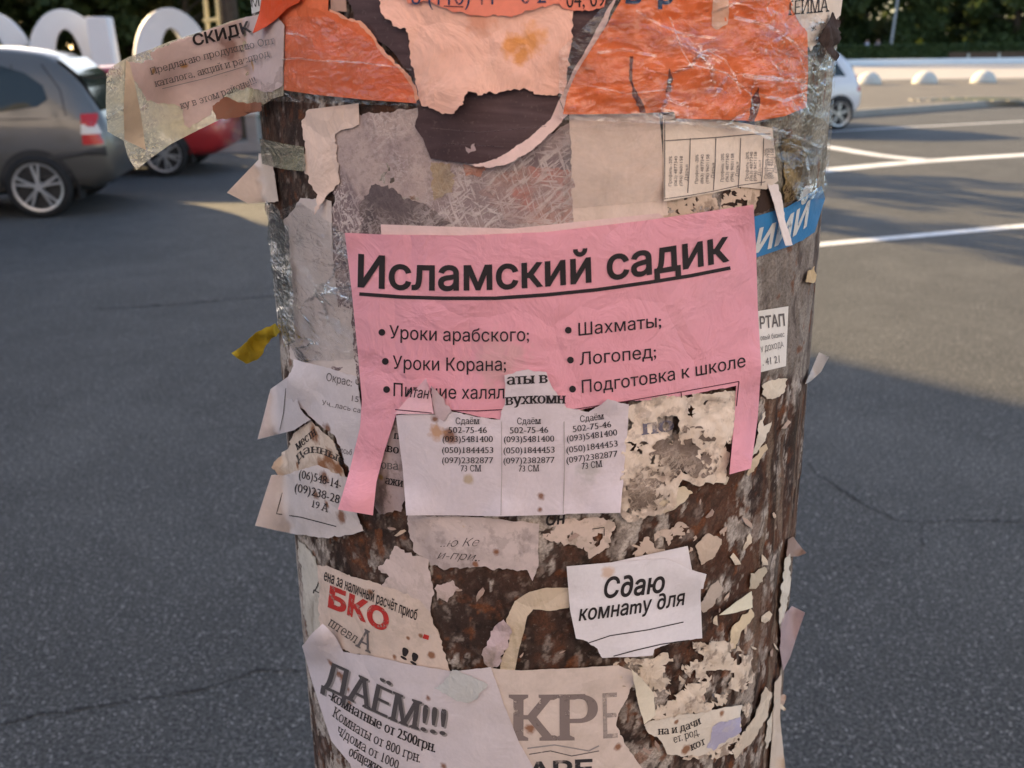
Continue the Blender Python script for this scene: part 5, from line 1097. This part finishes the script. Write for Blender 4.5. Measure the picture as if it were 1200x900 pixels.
# --- flaps beyond the right limb
s = P_('paper_strip', 'thin white strip curling out from the right limb beside the road', 'paper strip', [(944, 450, 0), (950, 436, 0), (956, 422, 0), (960, 413, 0), (971, 418, 0), (962, 436, 0), (951, 446, 0.3)], 0.003, col=lin(206, 200, 196), torn=0.3, transl=0.3, out=((965, 415, 20, 0.01),))
s = P_('paper_flap', 'small brownish flap sticking out from the right limb', 'flap', [(924, 632), (930, 629, 0.4), (938, 640, 0.4), (945, 648, 0.4), (935, 652, 0.4), (922, 652)], 0.003, col=lin(176, 150, 138), torn=0.6, transl=0.3)
s = P_('paper_flap', 'long lilac grey flap hanging out from the lower right limb', 'flap', [(916, 722), (928, 710, 0), (943, 718, 0), (934, 745, 0), (926, 770, 0), (918, 786, 0.4), (914, 760)], 0.003, col=lin(196, 172, 172), torn=0.4, transl=0.3)
s = P_('paper_flap', 'pale curled sheet edge at the bottom of the right limb', 'flap', [(908, 800), (916, 790, 0.4), (914, 840, 0.3), (920, 900, 0.2), (922, 925, 0), (900, 925, 0), (906, 850)], 0.003, col=lin(206, 186, 168), torn=0.5)

# --- top: orange sheets and the torn dark poster
ORM = lambda n, c, **k: paper_mat(n, c, stain=0.22, dirt=(0.62, 0.15, 0.03, 1), spec=0.35, rough=0.5, crumple=0.7, **k)
s = P_('dark_poster', 'torn dark purple round poster with peach picture at the top of the pole', 'poster', [(395, -30, 0), (720, -30, 0), (722, 0, 0.6), (706, 30, 0.6), (690, 62, 0.5), (672, 98, 0.5), (662, 130, 0.5), (645, 150, 0.6), (620, 172, 0.6), (595, 186, 0.6), (575, 194, 0.6), (535, 190, 0.5), (505, 186, 0.5), (497, 166), (486, 148), (490, 130, 0.3), (484, 90), (455, 55), (420, 30)], 0.0030,
       mat=streaked('dark_print', (0.062, 0.034, 0.036, 1), (0.105, 0.062, 0.066, 1), (0.040, 0.024, 0.028, 1)), torn=0.8, curls=((600, 190, 80, 0.004),))
rim = P_('torn_rim', None, None, [(724, -6, 0.6), (710, 30, 0.6), (694, 64, 0.5), (676, 99, 0.5), (667, 132, 0.5), (650, 152, 0.8), (622, 177, 0.8), (597, 191, 0.8), (573, 197, 1.2), (548, 193, 1.0), (575, 188, 0.8), (596, 178, 0.8), (622, 160, 0.8), (645, 140, 0.5), (659, 110, 0.5), (671, 84, 0.5), (690, 52, 0.5), (712, 10, 0.4)], 0.0033, torn=0.8, parent=s, col=lin(232, 196, 186), curls=s.curls, seed=s.seed, wr=s.wr, wl=s.wl, thick=0)
pf = P_('peach_picture', None, None, [(440, -30, 0), (668, -30, 0), (672, 12), (668, 60), (664, 100, 0.5), (660, 112), (640, 112), (618, 105), (602, 104), (582, 110), (560, 112), (548, 107), (543, 122), (532, 133), (512, 130), (494, 124), (486, 88), (480, 58), (476, 34), (460, 30), (446, 14)], 0.0048, parent=s, col=lin(246, 190, 170), torn=1.3, stain=0.45, dirt=(0.80, 0.52, 0.42, 1), crumple=1.0, wr=0.0016, wl=34, grid=5, spots=((600, 55, 11, (0.78, 0.30, 0.08, 1)), (622, 48, 13, (0.76, 0.30, 0.08, 1)), (612, 66, 8, (0.74, 0.30, 0.10, 1)), (560, 18, 16, (0.80, 0.34, 0.22, 1))), thick=0.0003, curls=((545, 118, 60, 0.003),))
pb = P_('salmon_band', None, None, [(466, -30, 0), (716, -30, 0), (708, 8), (690, 13), (664, 11), (655, 4), (640, 8), (622, 12), (600, 20), (560, 18), (530, 14), (505, 2), (478, 4)], 0.0062, parent=s, col=lin(244, 142, 118), torn=0.9, stain=0.2, dirt=(0.75, 0.22, 0.15, 1), crumple=0.4)
text(pb, '8 (110) 11    0 2', [(482, 5), (560, 5.5), (640, 3)], 19, INK_B); text(pb, '04; 09', [(664, 9), (709, 7)], 18, INK)
rule(pb, [(520, 7), (543, 8)], 1.0, INK_P)
zone(s, 'light_scuff', [(545, 172), (552, 175), (556, 168), (558, 176), (549, 180)], paper_mat('scuff', (0.45, 0.33, 0.33, 1)), torn=1, e=0.0004)
for c in ([(655, 115), (660, 128)], [(505, 150), (560, 155), (640, 148)], [(520, 168), (590, 172)]): rule(s, c, 0.8, ink_mat('pale_scratch', (0.13, 0.09, 0.095, 1), 0.8), name='scratch')
s = P_('taupe_scrap', 'taupe patch of bare paper between the left orange sheet and the dark poster', 'scrap', [(383, -20, 0), (404, -20, 0), (406, 14, 0.8), (388, 14, 0.8)], 0.0034, col=lin(190, 150, 134), torn=0.8, mottled=0.2)
s = P_('orange_sheet', 'taped orange sheet torn along a slope at the top left of the pole', 'orange sheet', [(318, 26, 0.4), (330, 14, 0.6), (345, 0, 0.3), (356, -20, 0), (386, -20, 0), (384, 12, 0.8), (402, 22, 0.8), (420, 27, 0.8), (434, 42, 0.8), (450, 66, 0.8), (470, 84, 0.8), (483, 102, 0.8), (488, 121, 0), (430, 117, 0), (370, 111, 0), (322, 104, 0), (316, 60, 0)], 0.0044,
       ORM('orange_paper', lin(232, 112, 66)), torn=0.9, wr=0.0012, wl=28, grid=6)
zone(s, 'torn_rim', [(386, 10), (404, 19), (422, 24), (437, 40), (453, 63), (473, 81), (487, 100), (491, 116), (486, 120), (481, 104), (468, 87), (448, 69), (432, 45), (418, 30), (400, 25), (386, 16)], paper_mat('orange_core', lin(240, 170, 140)), torn=0.8, e=-0.0002)
zone(s, 'tape_strip', [(304, 18, 0), (384, 20, 0), (440, 50, 0.3), (492, 98, 0), (492, 124, 0), (400, 122, 0), (306, 118, 0)], FILM, torn=0.2, e=0.0012)
for c, w in (([(330, 70), (350, 68), (370, 71), (420, 73), (460, 78), (482, 82)], 2.2), ([(335, 39), (348, 40), (360, 44)], 2.0)):
    rule(s, c, w, film_mat('tape_crease', 0.10, (0.85, 0.78, 0.76, 1), 0.5), e=0.0016, name='tape_crease')
s = P_('orange_scrap', 'bright orange pointed scrap folded at the top left corner of the pole', 'orange scrap', [(296, 39, 0), (304, 15, 0), (309, -20, 0), (362, -20, 0), (350, 3, 0.4), (336, 10, 0.4), (322, 24, 0.3), (310, 32, 0.2)], 0.0075, ORM('bright_orange_paper', lin(232, 84, 34), transl=0.2), torn=0.4, curls=((296, 39, 30, 0.004),))
s = P_('orange_sheet', 'large crinkled orange sheet wrapped in tape at the top right of the pole', 'orange sheet', [(729, -20, 0), (918, -20, 0), (934, 18, 0.4), (946, 38, 0.3), (947, 90, 0), (945, 126, 0.3), (920, 136, 0), (885, 142, 0.2), (840, 140, 0), (792, 139, 0.2), (790, 131, 0), (747, 133, 0.2), (700, 134, 0), (660, 134, 0.2), (664, 112, 0.3), (676, 84, 0.3), (694, 56, 0.3), (712, 28, 0.3), (728, 0, 0.3)], 0.0046,
       ORM('orange_sheet_paper', lin(236, 118, 58)), torn=0.7, wr=0.0026, wl=22, grid=5)
zone(s, 'light_patch', [(836, -15, 0), (855, -15, 0.5), (853, 28, 0.8), (843, 34), (834, 30, 0.5)], paper_mat('pale_core', lin(232, 186, 160)), torn=0.8)
for k, o_ in enumerate(([(738, 66), (742, 66), (741, 95), (748, 112), (757, 132), (750, 132), (741, 112), (737, 92)], [(780, 108), (784, 80), (789, 92), (786, 108)], [(877, 141), (881, 115), (889, 102), (891, 118), (884, 142)])):
    zone(s, 'crack', o_, paper_mat('crack_red', (0.16, 0.045, 0.035, 1)), torn=0.7)
text(s, 'Ь', [(733, 3), (752, 4)], 20, INK_B, 0.04); text(s, 'р', [(771, 4), (789, 4)], 20, INK_B, 0.04)
zone(s, 'tape_strip', [(655, 60, 0.3), (730, -15, 0), (925, -10, 0.4), (982, 40, 0), (976, 140, 0), (968, 232, 0.3), (935, 236), (900, 158), (800, 146, 0.3), (655, 140, 0)], FILM_R, torn=0.8, e=0.0022, grid=4.5)
for c, w in (([(745, 12), (775, 30), (800, 40), (840, 45)], 3.0), ([(700, 62), (730, 58), (770, 66)], 3.5), ([(808, 75), (850, 85), (880, 110), (884, 135)], 2.2), ([(860, 20), (900, 30), (925, 45), (945, 66), (968, 82)], 4.0), ([(870, 88), (900, 92), (945, 95)], 5.0), ([(885, 110), (920, 118), (948, 108)], 4.0), ([(905, 150), (935, 160), (960, 172), (972, 168)], 3.5), ([(925, 165), (945, 185), (950, 215)], 3.0),
             ([(785, 20), (800, 60), (812, 80)], 1.6), ([(830, 60), (850, 70), (862, 90), (868, 110)], 2.0), ([(690, 100), (735, 110), (790, 104)], 2.0), ([(840, 143), (880, 152), (910, 166), (950, 176)], 4.5)):
    rule(s, c, w, film_mat('tape_crease', 0.09, (0.88, 0.80, 0.76, 1), 0.5), e=0.0030, name='tape_crease')
s = P_('serif_notice', 'cream notice with slanting black capitals at the top right edge', 'notice', [(914, -20, 0), (990, -20, 0), (985, 18, 0.8), (972, 30), (960, 44), (950, 60), (944, 38, 0.4), (932, 18, 0.4)], 0.0050, col=lin(226, 204, 184), torn=0.9, stain=0.25)
text(s, 'ТЕЙМА', [(923, 18), (972, 13.5)], 17, INK, -0.006, 0.1, True); text(s, 'ж', [(951, 37), (957, 35)], 7, INK)
s = P_('bark_scrap', 'dark brown bark like chunk standing out at the top right limb', 'scrap', [(956, 48), (968, 30), (976, 14, 1.4), (985, 24, 1.6), (984, 50, 1.4), (980, 72, 1.4), (974, 64), (965, 54)], 0.0075, col=(0.045, 0.026, 0.021, 1), torn=1.4, stain=0.5, dirt=(0.09, 0.055, 0.045, 1), mottled=0.3, crumple=1.0, wr=0.003, wl=9, grid=4)
s = P_('white_scrap', 'white scrap with letters cut by the top edge beside the orange point', 'scrap', [(292, -20, 0), (312, -20, 0), (306, 12, 0.5), (295, 16, 0.4)], 0.006, col=lin(214, 208, 200), torn=0.6)
text(s, 'М', [(295, 9), (304, 7)], 12, INK_W)

# --- the big flap on the left with film and folded edge
FL = ((125, 90, 90, -0.03), (150, 180, 60, 0.006), (215, 110, 60, 0.012))
s = P_('taped_flap', 'large pink flap of a notice in dirty clear film jutting out at the upper left', 'flap', [(125, 86, 0), (131, 78, 0), (150, 67, 0.3), (176, 58, 0.3), (200, 48, 0.3), (236, 37, 0.3), (270, 25, 0.5), (300, 17, 0.5), (318, 10, 0.4), (334, 30, 0), (332, 112, 0.4), (318, 116, 0.6), (302, 128, 0), (262, 138, 0), (225, 156, 0), (200, 169, 0), (180, 183, 0), (160, 199, 0.5), (150, 184, 0), (145, 165, 0), (126, 154, 0), (124, 120, 0)], 0.0050,
       film_mat('speckled_film', 0.50, (0.86, 0.80, 0.62, 1), 0.2, 0.7, scale=30, bump=0.5, transl=True), torn=0.4, out=FL, thick=0.00012, grid=7)
Sheet('flap_paper', None, None, [(150, 72, 0.6), (168, 74, 1), (180, 70), (176, 62), (192, 55, 0.8), (200, 50), (236, 38, 0.3), (270, 26, 0.5), (300, 18, 0.5), (318, 11, 0.4), (333, 30, 0), (331, 100, 0.4), (318, 108, 0.5), (305, 106), (290, 102), (272, 104), (262, 112), (250, 128), (240, 138), (222, 150), (216, 146), (215, 130), (205, 122), (188, 121), (172, 118), (166, 105), (156, 92)], 0.0058,
      None, lin(232, 208, 200), torn=1.1, parent=s, curls=(), seed=s.seed, wr=s.wr, wl=s.wl, out=FL, thick=0.0002, stain=0.25, dirt=(0.55, 0.38, 0.32, 1), transl=0.35, spots=((215, 77, 4, (0.6, 0.3, 0.05, 1)), (268, 58, 12, (0.45, 0.26, 0.22, 1)), (295, 76, 7, (0.65, 0.38, 0.14, 1)), (180, 84, 3.5, (0.5, 0.3, 0.1, 1))))
s.h += 0.0014
text(s, 'СКИДК', [(227, 53.5), (262, 46), (295, 37)], 13, INK, 0.03, 0, up=1.0, e=0.0006); text(s, 'Предлагаю продукцию Опт', [(177, 88), (240, 70), (322, 51)], 8.5, INK_L, 0.0, 0, True, up=1.0, e=0.0006)
text(s, 'каталога, акций и распрод', [(182, 102), (240, 87), (316, 66)], 8.5, INK_L, 0.0, 0, True, up=1.0, e=0.0006); text(s, 'ку в этом районе!!!', [(212, 128), (255, 115), (301, 97)], 8.5, INK_L, 0.0, 0, True, up=1.0, e=0.0006)
rule(s, [(190, 104), (240, 92), (290, 77)], 0.8, INK_S, e=0.0006)
Sheet('folded_strip', None, None, [(148, 70, 0), (152, 74, 0), (160, 108, 0), (166, 140, 0), (171, 176, 0), (146, 164, 0), (145, 130, 0)], 0.0080, paper_mat('fold_paper', lin(232, 212, 186), transl=0.05, stain=0.3), None, torn=0.2, parent=s, seed=s.seed, wr=s.wr, wl=s.wl, out=tuple(FL), thick=0.0002)
Sheet('brown_remnant', None, None, [(249, 124), (262, 114), (280, 120), (306, 120), (306, 130, 0.4), (276, 138), (254, 140)], 0.0066, paper_mat('brown_paper', lin(168, 118, 98), transl=0.2, mottled=0.2), None, torn=0.9, parent=s, seed=s.seed, wr=s.wr, wl=s.wl, out=FL, thick=0.0002)
s.h -= 0.0014
